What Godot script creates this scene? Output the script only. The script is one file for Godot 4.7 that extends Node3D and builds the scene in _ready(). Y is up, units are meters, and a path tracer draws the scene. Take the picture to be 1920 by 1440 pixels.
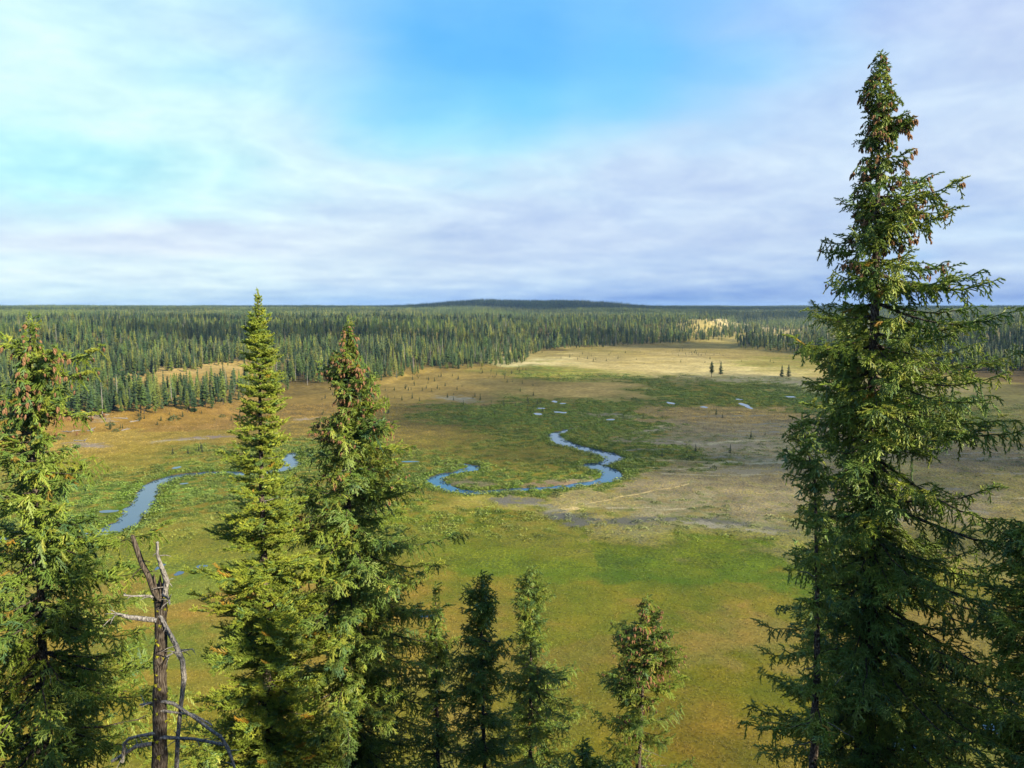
extends Node3D
# A marshy valley with a winding creek seen from a wooded bluff: near spruces, wet meadow, conifer forest to the horizon.

# patches of the valley floor: x, z, then colour in 0..255
const PATCHES := [
	[-21,-66,128,124,55],[4,-66,117,116,44],[9,-70,121,116,48],[17,-67,114,106,47],[22,-72,127,117,55],[7,-80,118,117,54],[21,-80,117,116,44],[25,-80,117,116,46],
	[8,-93,128,120,64],[22,-93,122,120,64],[30,-93,136,126,75],[-8,-106,144,129,66],[-1,-108,119,123,54],[10,-106,115,122,51],[25,-108,105,115,50],[33,-106,125,124,58],
	[-13,-119,131,128,62],[-5,-124,112,126,51],[3,-122,106,125,48],[15,-119,90,114,49],[27,-117,93,114,46],[37,-117,93,117,46],[-5,-133,115,129,52],[8,-130,115,126,52],
	[21,-130,99,118,47],[34,-127,106,122,47],[41,-124,96,118,46],[-11,-143,119,127,58],[4,-139,119,124,61],[18,-139,136,136,82],[31,-136,133,136,85],[42,-131,137,138,95],
	[-17,-154,117,133,49],[-6,-148,112,124,48],[4,-148,130,128,71],[14,-148,141,139,93],[24,-145,139,140,114],[41,-145,135,136,118],[-18,-163,139,137,72],
	[-7,-163,158,152,85],[4,-161,151,148,101],[15,-163,163,156,127],[32,-163,145,141,134],[48,-163,148,142,132],[35,-181,150,142,130],[48,-183,149,141,127],
	[63,-189,151,141,125],[50,-202,138,130,116],[33,-202,104,121,57],[43,-211,108,122,57],[6,-210,123,123,64],[-9,-217,128,124,67],[12,-192,103,121,52],[-1,-183,98,116,51],
	[-11,-183,87,107,51],[-22,-183,86,106,57],[-25,-210,103,111,54],[-18,-244,125,118,67],[-2,-244,119,128,64],[6,-226,128,126,69],[-27,-255,130,119,74],[36,-244,104,121,57],
	[48,-244,134,130,123],[70,-267,147,138,126],[88,-267,144,136,125],[61,-235,144,140,138],[74,-226,148,144,140],[-23,-308,89,110,55],[-2,-308,94,120,56],
	[18,-293,94,116,61],[39,-308,99,121,57],[36,-279,94,116,56],[58,-300,156,140,110],[86,-293,161,145,111],[-43,-308,139,125,79],[-51,-365,139,125,84],[-26,-354,149,131,92],
	[-14,-344,144,128,96],[9,-344,98,111,61],[23,-389,176,156,113],[49,-389,176,157,118],[71,-365,94,116,61],[92,-354,113,122,58],[119,-365,89,120,56],[132,-354,84,115,55],
	[118,-402,109,122,62],[-48,-447,153,135,90],[-17,-431,158,141,99],[11,-431,140,126,88],[38,-410,161,145,106],[69,-431,77,100,51],[96,-425,112,113,68],
	[114,-440,159,157,142],[146,-422,159,157,142],[158,-402,182,180,163],[-58,-483,153,135,86],[-19,-483,153,135,90],[7,-503,112,121,60],[30,-495,141,154,73],
	[45,-483,160,158,101],[78,-491,197,183,149],[114,-503,211,198,166],[145,-495,206,193,160],[188,-503,187,168,137],[15,-570,224,219,207],[38,-565,201,187,150],
	[71,-559,196,182,144],[108,-559,201,187,150],[142,-549,206,193,155],[176,-539,151,157,91],[17,-650,178,166,119],[59,-637,182,168,137],[104,-650,177,161,115],
	[144,-637,187,173,142],[185,-605,178,161,119],[207,-576,140,138,81],[66,-712,149,140,94],[146,-757,154,141,103],[196,-757,154,141,103],[195,-865,154,144,95],
	[-142,-279,156,131,86],[-123,-279,151,126,76],[-105,-279,147,122,84],[-120,-235,162,144,87],[-104,-235,152,138,73],[-92,-244,143,129,76],[-108,-202,148,143,77],
	[-100,-210,148,138,73],[-89,-217,139,133,72],[-79,-217,118,126,69],[-87,-172,110,139,70],[-91,-189,122,126,66],[-83,-196,114,130,65],[-69,-183,100,120,63],
	[-71,-172,116,144,79],[-67,-154,113,126,65],[-60,-158,104,120,59],[-58,-139,139,143,77],[-51,-139,119,127,61],[-49,-130,132,135,69],[-53,-127,126,138,66],
	[-45,-117,120,137,68],[-42,-106,147,131,76],[-43,-102,147,133,76],[-39,-97,145,131,73],[-37,-90,123,131,65],[-34,-80,137,132,66],[-30,-70,135,131,56],
	[-73,-124,126,134,66],[-57,-93,148,133,70],[-45,-72,135,128,59],[-94,-154,118,135,70],[-121,-196,140,137,76],[-71,-267,139,125,79],[-78,-325,139,120,79],
	[-58,-217,104,121,64],[-63,-365,143,126,84],[-38,-217,108,112,63],[-26,-168,122,123,69],[-42,-172,104,116,63],[-30,-124,125,131,62],[-20,-93,135,125,62],
	[-179,-464,195,172,129],[-181,-431,181,156,106],[-152,-431,176,151,101],[-191,-376,102,91,65],[-116,-483,102,91,65],[-61,-576,102,91,65],[23,-865,102,91,65],
	[169,-1063,102,91,65],[-276,-483,102,91,65],[-132,-904,176,160,102],[478,-1640,212,199,171],[493,-1959,223,214,192],[502,-1517,197,183,154],[294,-1166,178,166,119],
	[395,-1102,187,172,137],[114,-267,126,119,111],[123,-217,125,119,113],[75,-139,109,109,78],[57,-112,115,116,54],[54,-93,136,123,78],[302,-483,103,91,74],
	[150,-325,119,126,73],[84,-168,138,132,124],[46,-75,122,121,64],[38,-80,118,118,51],
]
const CREEK_BEND := [[27.5,-270.2,0.9],[22.4,-267.7,0.9],[17.4,-259.5,1.3],[12.8,-251.8,1.5],[13.9,-241.5,2.2],[15.9,-232.9,2.5],[19.8,-226.6,2.2],[23.4,-220.6,2.2],[26.5,-216.6,2.4],[27.5,-210.4,2.4],[25.1,-205.2,1.6],[21.9,-203.1,1.9],[20.4,-201.7,2.4],[22.9,-197.6,2.5],[24.3,-191.8,2.5],[23.4,-186.9,2.2],[19.7,-182.2,1.5],[12.0,-177.2,1.4],[4.7,-175.1,1.4],[-2.3,-173.5,1.4],[-9.3,-171.7,1.4],[-12.9,-174.0,1.5],[-15.6,-178.3,1.6],[-18.0,-182.8,1.8],[-18.6,-186.3,1.3],[-16.7,-190.5,1.1],[-13.6,-192.7,1.1],[-11.1,-195.6,1.8],[-8.9,-200.0,1.2],[-12.0,-202.7,0.9],[-16.7,-203.1,0.9]]
const CREEK_WEST := [[-55.8,-221.5,1.1],[-60.1,-219.0,1.2],[-60.1,-212.7,1.5],[-56.5,-203.8,1.8],[-56.2,-196.3,1.6],[-59.8,-193.0,1.5],[-65.1,-191.5,1.6],[-70.2,-193.0,1.5],[-75.1,-192.1,1.6],[-79.3,-189.9,1.7],[-81.4,-185.1,1.8],[-81.1,-178.8,1.8],[-79.3,-171.5,1.9],[-76.4,-163.7,2.1],[-73.7,-155.0,2.1],[-72.3,-148.2,2.0],[-72.6,-141.7,2.0],[-77.0,-138.3,1.9],[-83.5,-136.7,1.9],[-91.5,-136.0,1.9],[-100.9,-137.6,1.9]]
const POOLS := [[95.4,-326.8,1.09,6.29],[94.4,-318.0,0.85,4.26],[98.4,-345.8,1.04,1.61],[76.9,-319.8,1.07,2.58],[65.9,-332.3,1.33,3.71],[18.1,-337.9,0.90,2.88],[21.0,-330.4,1.32,1.84],[17.3,-303.4,1.22,1.55],[19.8,-301.9,1.01,1.54],[9.4,-298.8,1.40,3.01],[11.6,-314.7,1.47,1.67],[35.1,-283.1,1.33,1.62],[-83.8,-197.6,0.67,1.67],[-74.4,-179.4,0.61,0.83],[-78.7,-155.0,1.26,1.24],[-50.3,-117.8,0.48,1.22],[-47.9,-120.8,0.66,1.28],[-54.2,-120.6,0.41,1.53],[-11.1,-101.0,0.83,0.54],[-12.0,-102.9,0.42,0.37],[36.0,-70.8,0.99,1.28],[46.3,-73.2,0.71,0.97],[123.6,-356.1,1.90,2.56],[-26.2,-205.2,1.93,0.72]]
# streaks of mud, ash and trodden ground: colour, half width, then x, z pairs
const STREAKS := [
	[205,190,162,0.24,10.5,-155.8,12.6,-157.5,16.4,-161.5,19.3,-163.3,23.1,-167.0,27.5,-169.5,31.9,-173.5,35.7,-175.1,39.8,-178.8],
	[205,190,165,1.60,9.6,-153.4,10.7,-155.4,11.8,-156.3,13.2,-157.5],
	[100,104,120,2.60,9.5,-152.5,11.2,-151.0,12.3,-148.2,12.4,-146.4],
	[104,107,120,2.00,12.4,-146.0,16.8,-145.6,20.8,-146.4,25.2,-148.6,30.4,-149.4,37.2,-148.2,43.2,-144.9,46.5,-142.7],
	[150,150,152,1.40,-2.2,-162.8,0.5,-162.4,2.7,-161.5,5.4,-159.3,7.9,-155.8],
	[118,118,132,3.60,-2.8,-163.7,-0.6,-163.7,1.6,-162.4],
	[150,150,160,1.20,31.9,-147.1,36.4,-144.9,42.4,-142.0,46.3,-139.3],
	[150,148,152,2.00,40.7,-252.9,47.0,-259.5,51.6,-265.3],
	[180,176,168,0.80,44.4,-263.0,48.2,-266.5,52.5,-270.2],
	[135,132,138,4.00,30.7,-295.8,37.6,-295.8,44.4,-288.6],
	[140,136,140,4.00,35.2,-238.5,42.9,-236.6,51.6,-232.9,60.5,-231.0,70.8,-229.2],
	[180,178,175,1.20,50.6,-235.7,55.9,-231.0,65.1,-236.6,77.2,-239.5],
	[178,176,174,1.40,50.1,-201.0,56.4,-204.5,63.1,-203.8,70.4,-205.2],
	[150,145,145,3.50,48.7,-195.6,55.7,-192.4,64.6,-195.6],
	[150,150,155,5.00,-29.5,-354.0,-23.2,-347.8,-17.0,-339.9],
	[140,130,150,2.20,-101.7,-240.5,-96.4,-243.5,-92.2,-245.5,-86.0,-246.5],
	[165,160,165,1.50,-106.4,-236.6,-101.3,-239.5,-94.4,-242.5],
	[225,212,190,7.00,12.1,-570.1,19.1,-575.6,26.5,-570.1],
	[170,163,155,7.00,119.4,-437.0,134.9,-430.7,150.7,-418.6,158.6,-396.4],
	[70,85,38,4.00,125.7,-410.0,136.6,-393.8,138.1,-369.4,137.1,-354.0],
	[150,140,150,3.00,9.7,-180.5,13.4,-181.1,17.3,-182.8],
	[140,125,120,1.60,3.6,-178.3,7.2,-178.8,12.1,-180.0,15.9,-181.1],
	[120,118,110,3.00,-12.8,-180.5,-10.4,-180.5,-7.9,-180.0],
	[165,155,165,2.00,-75.8,-283.1,-73.7,-285.9,-71.5,-288.6],
	[160,150,160,2.50,-151.4,-279.1,-144.7,-275.2,-135.7,-266.5],
	[155,145,155,3.00,-127.6,-234.7,-122.9,-230.1,-119.2,-227.5],
]
# the near conifers: depth, trunk line as x, y from the tip down, crown as y, reach to the left, reach to the right
const CONIFERS := {
	"cone_spruce": {"z": -14.0, "stem": [[6.20,44.25],[6.24,42.49],[6.30,39.77],[6.36,36.95],[6.43,34.01],[6.48,31.58]], "shape": [[44.25,0.03,0.03],[44.10,0.16,0.16],[43.91,0.20,0.23],[43.71,0.40,0.27],[43.53,0.40,0.31],[43.33,0.28,0.49],[43.22,0.28,0.57],[42.98,0.23,0.83],[42.78,0.53,0.69],[42.63,0.25,0.64],[42.41,0.34,0.87],[42.26,0.51,1.14],[41.96,0.37,1.50],[41.68,0.68,1.57],[41.59,0.80,1.33],[41.23,0.82,1.20],[41.01,1.18,1.12],[40.82,0.90,1.45],[40.64,0.90,1.91],[40.46,0.86,1.82],[40.28,0.93,1.46],[40.14,1.44,1.84],[39.86,1.46,2.36],[39.58,1.50,2.46],[39.40,1.57,2.56],[39.17,1.38,2.48],[38.93,0.96,2.44],[38.65,1.00,2.78],[38.28,1.09,2.84],[37.90,1.09,2.76],[37.42,1.08,2.73],[36.95,1.17,2.79],[36.37,1.26,2.86],[35.49,1.25,2.95],[34.51,1.43,2.98],[33.01,1.51,3.14],[31.58,1.58,3.21]]},
	"slim_spruce": {"z": -12.5, "stem": [[4.54,38.19],[4.66,37.70],[4.80,37.23],[4.92,34.65],[4.94,32.48]], "shape": [[38.19,0.04,0.05],[38.00,0.26,0.15],[37.78,0.46,0.23],[37.61,0.57,0.31],[37.36,0.53,0.29],[37.14,0.41,0.26],[37.02,0.12,0.13],[36.80,0.12,0.13],[36.63,0.55,0.26],[36.50,0.80,0.34],[36.24,0.68,0.34],[35.89,0.67,0.34],[35.62,0.76,0.33],[35.36,0.69,0.33],[34.92,0.53,0.24],[34.65,0.49,0.24],[34.21,0.78,0.42],[33.66,0.99,0.44],[33.30,1.39,0.45],[32.94,1.11,0.46],[32.48,0.93,0.56]]},
	"broad_spruce": {"z": -18.0, "stem": [[-3.66,39.63],[-3.71,37.30],[-3.73,34.83],[-3.78,31.66],[-3.80,29.17]], "shape": [[39.63,0.03,0.03],[39.41,0.15,0.13],[39.11,0.21,0.23],[38.96,0.37,0.28],[38.63,0.63,0.45],[38.33,0.67,0.86],[38.09,0.33,0.87],[37.78,0.24,0.84],[37.54,0.60,0.84],[37.30,0.87,1.11],[37.12,0.90,1.30],[36.93,0.94,1.69],[36.69,1.06,1.30],[36.32,1.19,1.49],[36.07,1.13,1.44],[35.70,1.20,1.41],[35.14,1.34,1.71],[34.46,1.35,1.85],[34.08,1.35,1.71],[33.57,1.42,1.47],[32.94,1.43,1.66],[32.30,1.50,1.79],[31.53,1.57,1.60],[30.62,1.52,1.48],[29.70,1.60,1.35],[29.17,1.61,1.35]]},
	"narrow_fir": {"z": -16.5, "stem": [[-5.18,40.20],[-5.20,38.63],[-5.23,36.40],[-5.22,34.11],[-5.25,30.07]], "shape": [[40.20,0.03,0.03],[40.00,0.08,0.07],[39.82,0.20,0.25],[39.71,0.21,0.27],[39.51,0.36,0.29],[39.29,0.31,0.45],[39.07,0.40,0.46],[38.74,0.35,0.42],[38.36,0.52,0.63],[38.08,0.45,0.65],[37.86,0.42,0.57],[37.52,0.59,0.51],[37.19,0.68,0.53],[36.85,0.77,0.43],[36.63,0.72,0.45],[36.29,0.65,0.61],[35.95,0.68,0.77],[35.61,0.68,0.76],[35.26,0.73,0.80],[34.80,0.95,0.79],[34.57,1.02,0.84],[34.22,1.09,0.88],[33.88,0.99,0.93],[33.41,1.11,1.04],[32.94,1.07,1.03],[32.47,1.20,1.02],[31.52,1.45,1.12],[30.80,1.59,1.22],[30.07,1.67,1.27]]},
	"broken_spruce": {"z": -12.0, "stem": [[-7.17,39.75],[-7.21,39.17],[-7.24,37.79],[-7.25,36.55],[-7.26,34.87],[-7.28,32.78]], "shape": [[39.75,0.06,0.06],[39.56,0.10,0.10],[39.41,0.12,0.17],[39.29,0.15,0.22],[39.09,0.22,0.30],[38.85,0.43,0.49],[38.64,0.63,0.73],[38.44,0.96,1.03],[38.28,1.05,1.00],[38.12,1.13,0.72],[37.87,1.22,0.79],[37.63,1.32,1.03],[37.38,1.41,1.21],[37.13,1.43,1.12],[36.89,1.53,1.33],[36.68,1.54,1.57],[36.47,1.63,1.79],[36.14,1.65,1.49],[35.72,1.76,1.60],[35.29,1.79,1.62],[34.87,1.82,1.67],[34.00,1.95,1.66],[32.78,2.03,1.74]]},
	"thin_spruce": {"z": -18.0, "stem": [[-1.77,33.54],[-1.76,31.66],[-1.74,29.17]], "shape": [[33.54,0.03,0.03],[33.19,0.09,0.08],[32.87,0.17,0.16],[32.56,0.24,0.23],[32.17,0.36,0.35],[31.66,0.47,0.47],[31.01,0.59,0.54],[30.22,0.69,0.60],[29.17,0.84,0.73]]},
	"dark_spruce": {"z": -19.0, "stem": [[-0.75,33.48],[-0.73,31.19],[-0.69,28.57]], "shape": [[33.48,0.04,0.04],[33.28,0.18,0.26],[33.08,0.32,0.31],[32.75,0.48,0.41],[32.34,0.59,0.53],[32.01,0.63,0.56],[31.60,0.70,0.63],[30.92,0.78,0.73],[30.10,0.84,0.79],[28.57,1.04,0.96]]},
	"lit_spruce": {"z": -24.0, "stem": [[0.62,31.97],[0.59,29.73],[0.57,25.56]], "shape": [[31.97,0.16,0.23],[31.68,0.32,0.33],[31.40,0.70,0.47],[31.06,0.64,0.80],[30.67,0.57,0.55],[30.16,0.60,0.55],[29.65,0.68,0.53],[29.22,0.76,0.73],[28.87,0.79,1.53],[28.27,0.83,1.64],[27.84,0.78,1.61],[27.31,0.83,1.22],[26.70,0.91,1.43],[26.09,0.99,1.35],[25.56,1.07,1.44]]},
	"leaning_fir": {"z": -21.0, "stem": [[3.64,32.15],[3.56,30.26],[3.49,27.37]], "shape": [[32.15,0.06,0.07],[31.91,0.17,0.20],[31.63,0.49,0.46],[31.39,0.55,0.46],[31.09,0.71,0.87],[30.72,0.99,1.02],[30.34,0.63,0.85],[29.93,1.13,1.15],[29.52,1.22,0.96],[29.34,0.81,1.33],[28.82,1.20,1.11],[28.50,1.29,1.15],[28.03,0.98,1.11],[27.37,1.00,1.32]]},
	"low_spruce": {"z": -15.0, "stem": [[1.38,31.46],[1.40,30.98]], "shape": [[31.46,0.05,0.06],[31.25,0.32,0.30],[30.98,0.67,0.59]]},
	"young_spruce": {"z": -13.0, "stem": [[-5.21,32.51],[-5.20,32.18]], "shape": [[32.51,0.04,0.05],[32.35,0.22,0.21],[32.18,0.39,0.38]]},
	"edge_spruce": {"z": -11.5, "stem": [[7.80,37.81],[8.03,35.08],[8.20,33.08]], "shape": [[37.81,0.06,0.05],[37.33,0.34,0.32],[36.70,0.63,0.54],[36.06,0.80,0.69],[35.41,0.90,0.83],[34.59,1.08,1.06],[33.08,1.37,1.37]]},
}
# the bark-shedding snag: points as x, y, radius
const SNAG_STEM := [[-4.058,36.799,0.090],[-4.062,36.405,0.102],[-4.092,35.828,0.107],[-4.126,35.178,0.119],[-4.157,34.585,0.125]]
const SNAG_LIMBS := [[[-4.039,36.660,0.054],[-4.097,36.755,0.054],[-4.164,36.913,0.048],[-4.243,37.071,0.042],[-4.297,37.228,0.036],[-4.345,37.391,0.030]],[[-3.988,36.711,0.042],[-3.944,36.882,0.036],[-3.973,37.071,0.030],[-3.985,37.228,0.024],[-3.966,37.378,0.024]],[[-4.087,36.405,0.036],[-4.227,36.431,0.036],[-4.380,36.469,0.030],[-4.513,36.520,0.018]],[[-4.053,36.469,0.030],[-3.968,36.278,0.036],[-3.901,36.117,0.036],[-3.835,35.892,0.036],[-3.838,35.666,0.036],[-3.902,35.308,0.030],[-3.961,34.915,0.030],[-3.996,34.519,0.030]],[[-4.096,35.439,0.030],[-3.942,35.400,0.024],[-3.748,35.243,0.024],[-3.537,35.047,0.024],[-3.434,34.948,0.024],[-3.358,34.783,0.024],[-3.296,34.552,0.018]],[[-4.115,34.994,0.030],[-3.934,34.968,0.024],[-3.760,34.928,0.024],[-3.606,34.863,0.024],[-3.438,34.810,0.024]],[[-4.101,35.321,0.024],[-3.934,35.276,0.018],[-3.749,35.210,0.018],[-3.555,35.060,0.012]],[[-4.129,35.387,0.030],[-4.211,35.374,0.024],[-4.401,35.308,0.012]],[[-4.199,34.915,0.036],[-4.422,34.849,0.030],[-4.572,34.717,0.024],[-4.813,34.552,0.024]],[[-4.144,35.047,0.030],[-4.371,34.994,0.024],[-4.512,34.928,0.024],[-4.604,34.836,0.024],[-4.654,34.585,0.024]],[[-4.075,36.685,0.024],[-4.191,36.711,0.018],[-4.294,36.736,0.012],[-4.379,36.761,0.012]],[[-4.024,36.723,0.024],[-3.908,36.692,0.018],[-3.873,36.647,0.012]],[[-3.984,36.341,0.018],[-3.837,36.149,0.012],[-3.792,36.053,0.006]],[[-4.019,35.957,0.018],[-3.905,36.008,0.012],[-3.751,35.995,0.006]]]
# colours of the clouded sky: compass angle from straight ahead, height above the horizon, colour in 0..255
const SKY_PATCHES := [
	[-30.1,16.95,205,244,255],[-22.9,17.70,196,239,255],[-16.4,18.38,174,225,255],[-11.2,19.08,142,206,255],[-5.8,19.33,110,191,255],[0.0,19.42,106,189,255],
	[6.9,19.29,119,196,255],[12.2,19.01,133,196,255],[17.4,18.60,166,206,255],[25.3,17.68,187,211,250],[30.4,16.91,187,206,245],[-30.3,14.67,214,251,255],
	[-24.5,15.43,205,244,255],[-19.7,17.16,201,234,255],[-18.1,16.39,201,232,255],[-13.0,16.14,174,220,255],[-7.7,16.72,101,191,255],[-0.4,16.87,104,191,255],
	[8.7,16.68,110,196,255],[15.8,16.27,133,201,255],[20.7,15.83,169,211,252],[26.9,15.13,187,214,250],[30.8,14.60,190,211,245],[-30.4,12.33,219,253,255],
	[-24.6,12.97,212,251,255],[-19.1,14.73,169,230,255],[-16.5,13.00,201,239,255],[-12.4,13.57,166,225,255],[-8.8,13.72,122,206,255],[-0.4,13.88,120,208,255],
	[7.0,13.78,127,208,255],[12.4,13.24,152,210,255],[17.5,12.93,178,213,252],[21.8,12.92,190,216,250],[28.5,11.96,194,218,250],[-31.0,10.47,196,249,255],
	[-26.2,10.95,219,254,255],[-19.9,11.79,212,248,255],[-14.9,11.78,215,241,255],[-10.3,11.64,184,237,255],[-5.9,11.42,155,228,255],[-0.4,11.48,163,227,255],
	[5.2,11.78,188,229,255],[12.4,11.56,199,225,252],[19.3,10.52,203,225,251],[30.0,9.98,203,223,249],[-30.8,8.67,192,247,255],[-27.2,8.35,180,241,255],[-21.6,9.38,215,254,255],
	[-14.9,9.74,219,247,255],[-9.6,9.59,207,239,255],[-4.1,9.70,196,236,255],[1.5,9.72,199,228,251],[8.9,9.61,203,225,251],[17.7,9.27,201,224,251],[30.1,8.13,201,221,249],
	[-30.4,7.02,180,241,255],[-26.3,7.45,176,241,255],[-23.6,7.78,199,249,252],[-19.4,8.00,188,245,255],[-15.0,7.67,207,244,255],[-9.6,8.18,215,237,255],[-4.1,7.92,211,233,252],
	[1.5,7.94,201,223,249],[8.9,7.49,198,220,249],[16.0,7.29,196,217,247],[30.1,6.25,196,217,247],[-30.5,5.60,219,241,255],[-27.9,5.74,215,239,252],[-24.3,5.92,223,236,252],
	[-20.1,6.78,223,241,255],[-16.0,6.24,219,239,255],[-9.6,6.40,211,233,252],[-2.2,6.49,201,221,249],[5.2,6.10,196,217,247],[12.5,5.98,193,215,246],[18.8,5.46,192,213,244],
	[30.8,4.64,188,217,249],[-30.5,4.02,215,231,251],[-26.5,4.01,211,225,249],[-23.4,4.62,225,236,252],[-18.5,4.42,217,233,252],[-13.3,4.54,215,233,251],[-7.8,4.44,199,220,244],
	[-2.3,4.47,192,213,243],[5.2,4.64,192,213,244],[12.6,4.55,190,211,243],[18.8,4.06,188,211,243],[31.1,3.36,192,215,246],[-30.6,2.42,227,252,255],[-25.0,2.88,225,249,255],
	[-18.5,2.66,223,249,255],[-11.5,2.94,211,233,251],[-4.1,3.17,196,217,244],[3.4,3.18,196,218,246],[10.8,3.13,192,215,245],[17.8,3.03,190,213,244],[31.2,2.40,199,221,247],
	[-30.6,1.78,219,241,252],[-25.1,1.70,215,236,251],[-18.6,1.96,223,245,253],[-11.5,2.02,211,232,249],[-4.1,2.06,203,225,247],[3.4,2.06,199,223,247],[10.8,1.84,184,209,241],
	[17.9,1.79,180,205,239],[31.2,1.45,171,195,236],[-30.7,0.97,221,248,255],[-25.1,1.02,210,239,252],[-18.6,0.89,192,220,245],[-11.5,1.29,198,223,248],[-4.1,1.12,193,218,245],
	[3.4,1.13,173,203,242],[10.8,1.11,147,179,232],[17.9,0.97,137,171,228],[31.2,0.80,140,172,227],[-30.7,0.49,196,227,245],[-25.1,0.44,214,244,252],[-18.6,0.46,187,218,245],
	[-11.6,0.48,166,206,248],[-4.2,0.64,152,191,242],[5.3,0.56,137,173,230],[12.6,0.37,127,166,225],[17.9,0.18,166,196,240],[31.3,0.23,149,178,230],
]

const EDGE := [[-60.0, 250.0], [-33.0, 300.0], [-27.0, 306.0], [-23.0, 312.0], [-20.0, 318.0], [-18.6, 345.0], [-17.0, 395.0], [-13.0, 405.0], [-10.5, 418.0], [-8.7, 425.0], [-7.5, 470.0], [-5.0, 510.0], [-2.0, 520.0], [0.0, 545.0], [0.8, 572.0], [1.3, 640.0], [2.2, 735.0], [3.2, 742.0], [6.0, 790.0], [10.0, 840.0], [13.0, 920.0], [14.6, 985.0], [15.4, 1000.0], [15.8, 790.0], [18.0, 745.0], [20.0, 720.0], [25.0, 640.0], [32.0, 545.0], [60.0, 430.0]]
const RISE := [[-60.0, 300.0], [-33.0, 400.0], [-25.0, 470.0], [-22.0, 560.0], [-19.0, 560.0], [-16.0, 430.0], [-8.5, 440.0], [-5.0, 515.0], [0.0, 550.0], [2.0, 760.0], [8.0, 810.0], [13.0, 960.0], [16.0, 1750.0], [20.0, 1700.0], [26.0, 900.0], [33.0, 600.0], [60.0, 460.0]]
# clearings inside the wood: x, z, half sizes
const CLEARINGS := [[-163.0, -438.0, 40.0, 82.0], [-132.0, -905.0, 16.0, 60.0], [392.0, -1520.0, 50.0, 70.0], [500.0, -1600.0, 60.0, 80.0], [300.0, -1250.0, 34.0, 60.0], [560.0, -1430.0, 70.0, 50.0]]
const EYE := Vector3(0, 40, 0)
const NEAR_X := 150.0
const NEAR_Z0 := -44.0
const NEAR_Z1 := -344.0
const FAR_X := 950.0
const FAR_Z0 := -44.0
const FAR_Z1 := -1944.0
const MAP := 1536

var earth_tint := lin(0.76, 0.74, 0.50)
var bump := FastNoiseLite.new()
var broad := FastNoiseLite.new()
var creek_grid := PackedFloat32Array()
var creek_w := 0
var creek_h := 0
const CREEK_X0 := -170.0
const CREEK_X1 := 50.0
const CREEK_Z0 := -285.0
const CREEK_Z1 := -120.0
const CREEK_STEP := 0.8
var near_map: Image
var far_map: Image
var work_rows := []
var taken := {}
var mats := {}
var branch_meshes := {}


# ------------------------------------------------------------------ small helpers
func rng_of(n: int) -> RandomNumberGenerator:
	var r := RandomNumberGenerator.new()
	r.seed = n * 7919 + 13
	return r


func lin(r: float, g: float, b: float) -> Color:
	return Color(r, g, b).linear_to_srgb()


func mat(called: String, c: Color, rough := 0.85, spec := 0.3) -> StandardMaterial3D:
	if mats.has(called):
		return mats[called]
	var m := StandardMaterial3D.new()
	m.resource_name = called
	m.albedo_color = c
	m.roughness = rough
	m.metallic_specular = spec
	mats[called] = m
	return m


func leafy(called: String, c: Color, through := 0.55) -> StandardMaterial3D:
	var m := mat(called, c, 0.55, 0.4)
	m.vertex_color_use_as_albedo = true
	m.backlight_enabled = true
	m.backlight = Color(through, through, through * 0.55)
	m.cull_mode = BaseMaterial3D.CULL_DISABLED
	return m


func numbered(called: String) -> String:
	var n: int = taken.get(called, 0)
	taken[called] = n + 1
	return called if n == 0 else "%s_%03d" % [called, n]


func tag(o: Node, label: String, category: String, group := "", kind := "") -> Node:
	if label:
		o.set_meta("label", label)
	if category:
		o.set_meta("category", category)
	if group:
		o.set_meta("group", group)
	if kind:
		o.set_meta("kind", kind)
	return o


func make_mesh(surfaces: Array) -> ArrayMesh:
	# each surface: [vertices, colours or null, normals or null, material]
	var m := ArrayMesh.new()
	for s in surfaces:
		if s[0].size() == 0:
			continue
		var a := []
		a.resize(Mesh.ARRAY_MAX)
		a[Mesh.ARRAY_VERTEX] = s[0]
		if s[1] != null:
			a[Mesh.ARRAY_COLOR] = s[1]
		if s[2] != null:
			a[Mesh.ARRAY_NORMAL] = s[2]
		m.add_surface_from_arrays(Mesh.PRIMITIVE_TRIANGLES, a)
		m.surface_set_material(m.get_surface_count() - 1, s[3])
	return m


func put(called: String, m: Mesh, parent: Node = self, at := Transform3D()) -> MeshInstance3D:
	var o := MeshInstance3D.new()
	o.name = numbered(called) if parent == self else called
	o.mesh = m
	o.transform = at
	parent.add_child(o, true)
	return o


func tube(v: PackedVector3Array, n: PackedVector3Array, pts: Array, radii: Array, sides: int) -> void:
	# a tapered tube along points, open at the base, closed to a point or cap at the end
	var rings := []
	var norms := []
	for i in pts.size():
		var along: Vector3 = (pts[mini(i + 1, pts.size() - 1)] - pts[maxi(i - 1, 0)]).normalized()
		var side := along.cross(Vector3(0.31, 0.22, 0.92)).normalized()
		var up := side.cross(along)
		var ring := []
		var nn := []
		for k in sides:
			var a := TAU * k / sides
			var d: Vector3 = side * cos(a) + up * sin(a)
			ring.append(pts[i] + d * radii[i])
			nn.append(d)
		rings.append(ring)
		norms.append(nn)
	for i in pts.size() - 1:
		for k in sides:
			var k2 := (k + 1) % sides
			for p in [[i, k], [i + 1, k2], [i + 1, k], [i, k], [i, k2], [i + 1, k2]]:
				v.append(rings[p[0]][p[1]])
				n.append(norms[p[0]][p[1]])
	var last: int = pts.size() - 1
	var tip_n: Vector3 = (pts[last] - pts[last - 1]).normalized()
	for k in sides:
		for p in [rings[last][k], rings[last][(k + 1) % sides], pts[last] + tip_n * radii[last] * 0.6]:
			v.append(p)
			n.append(tip_n)


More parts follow.
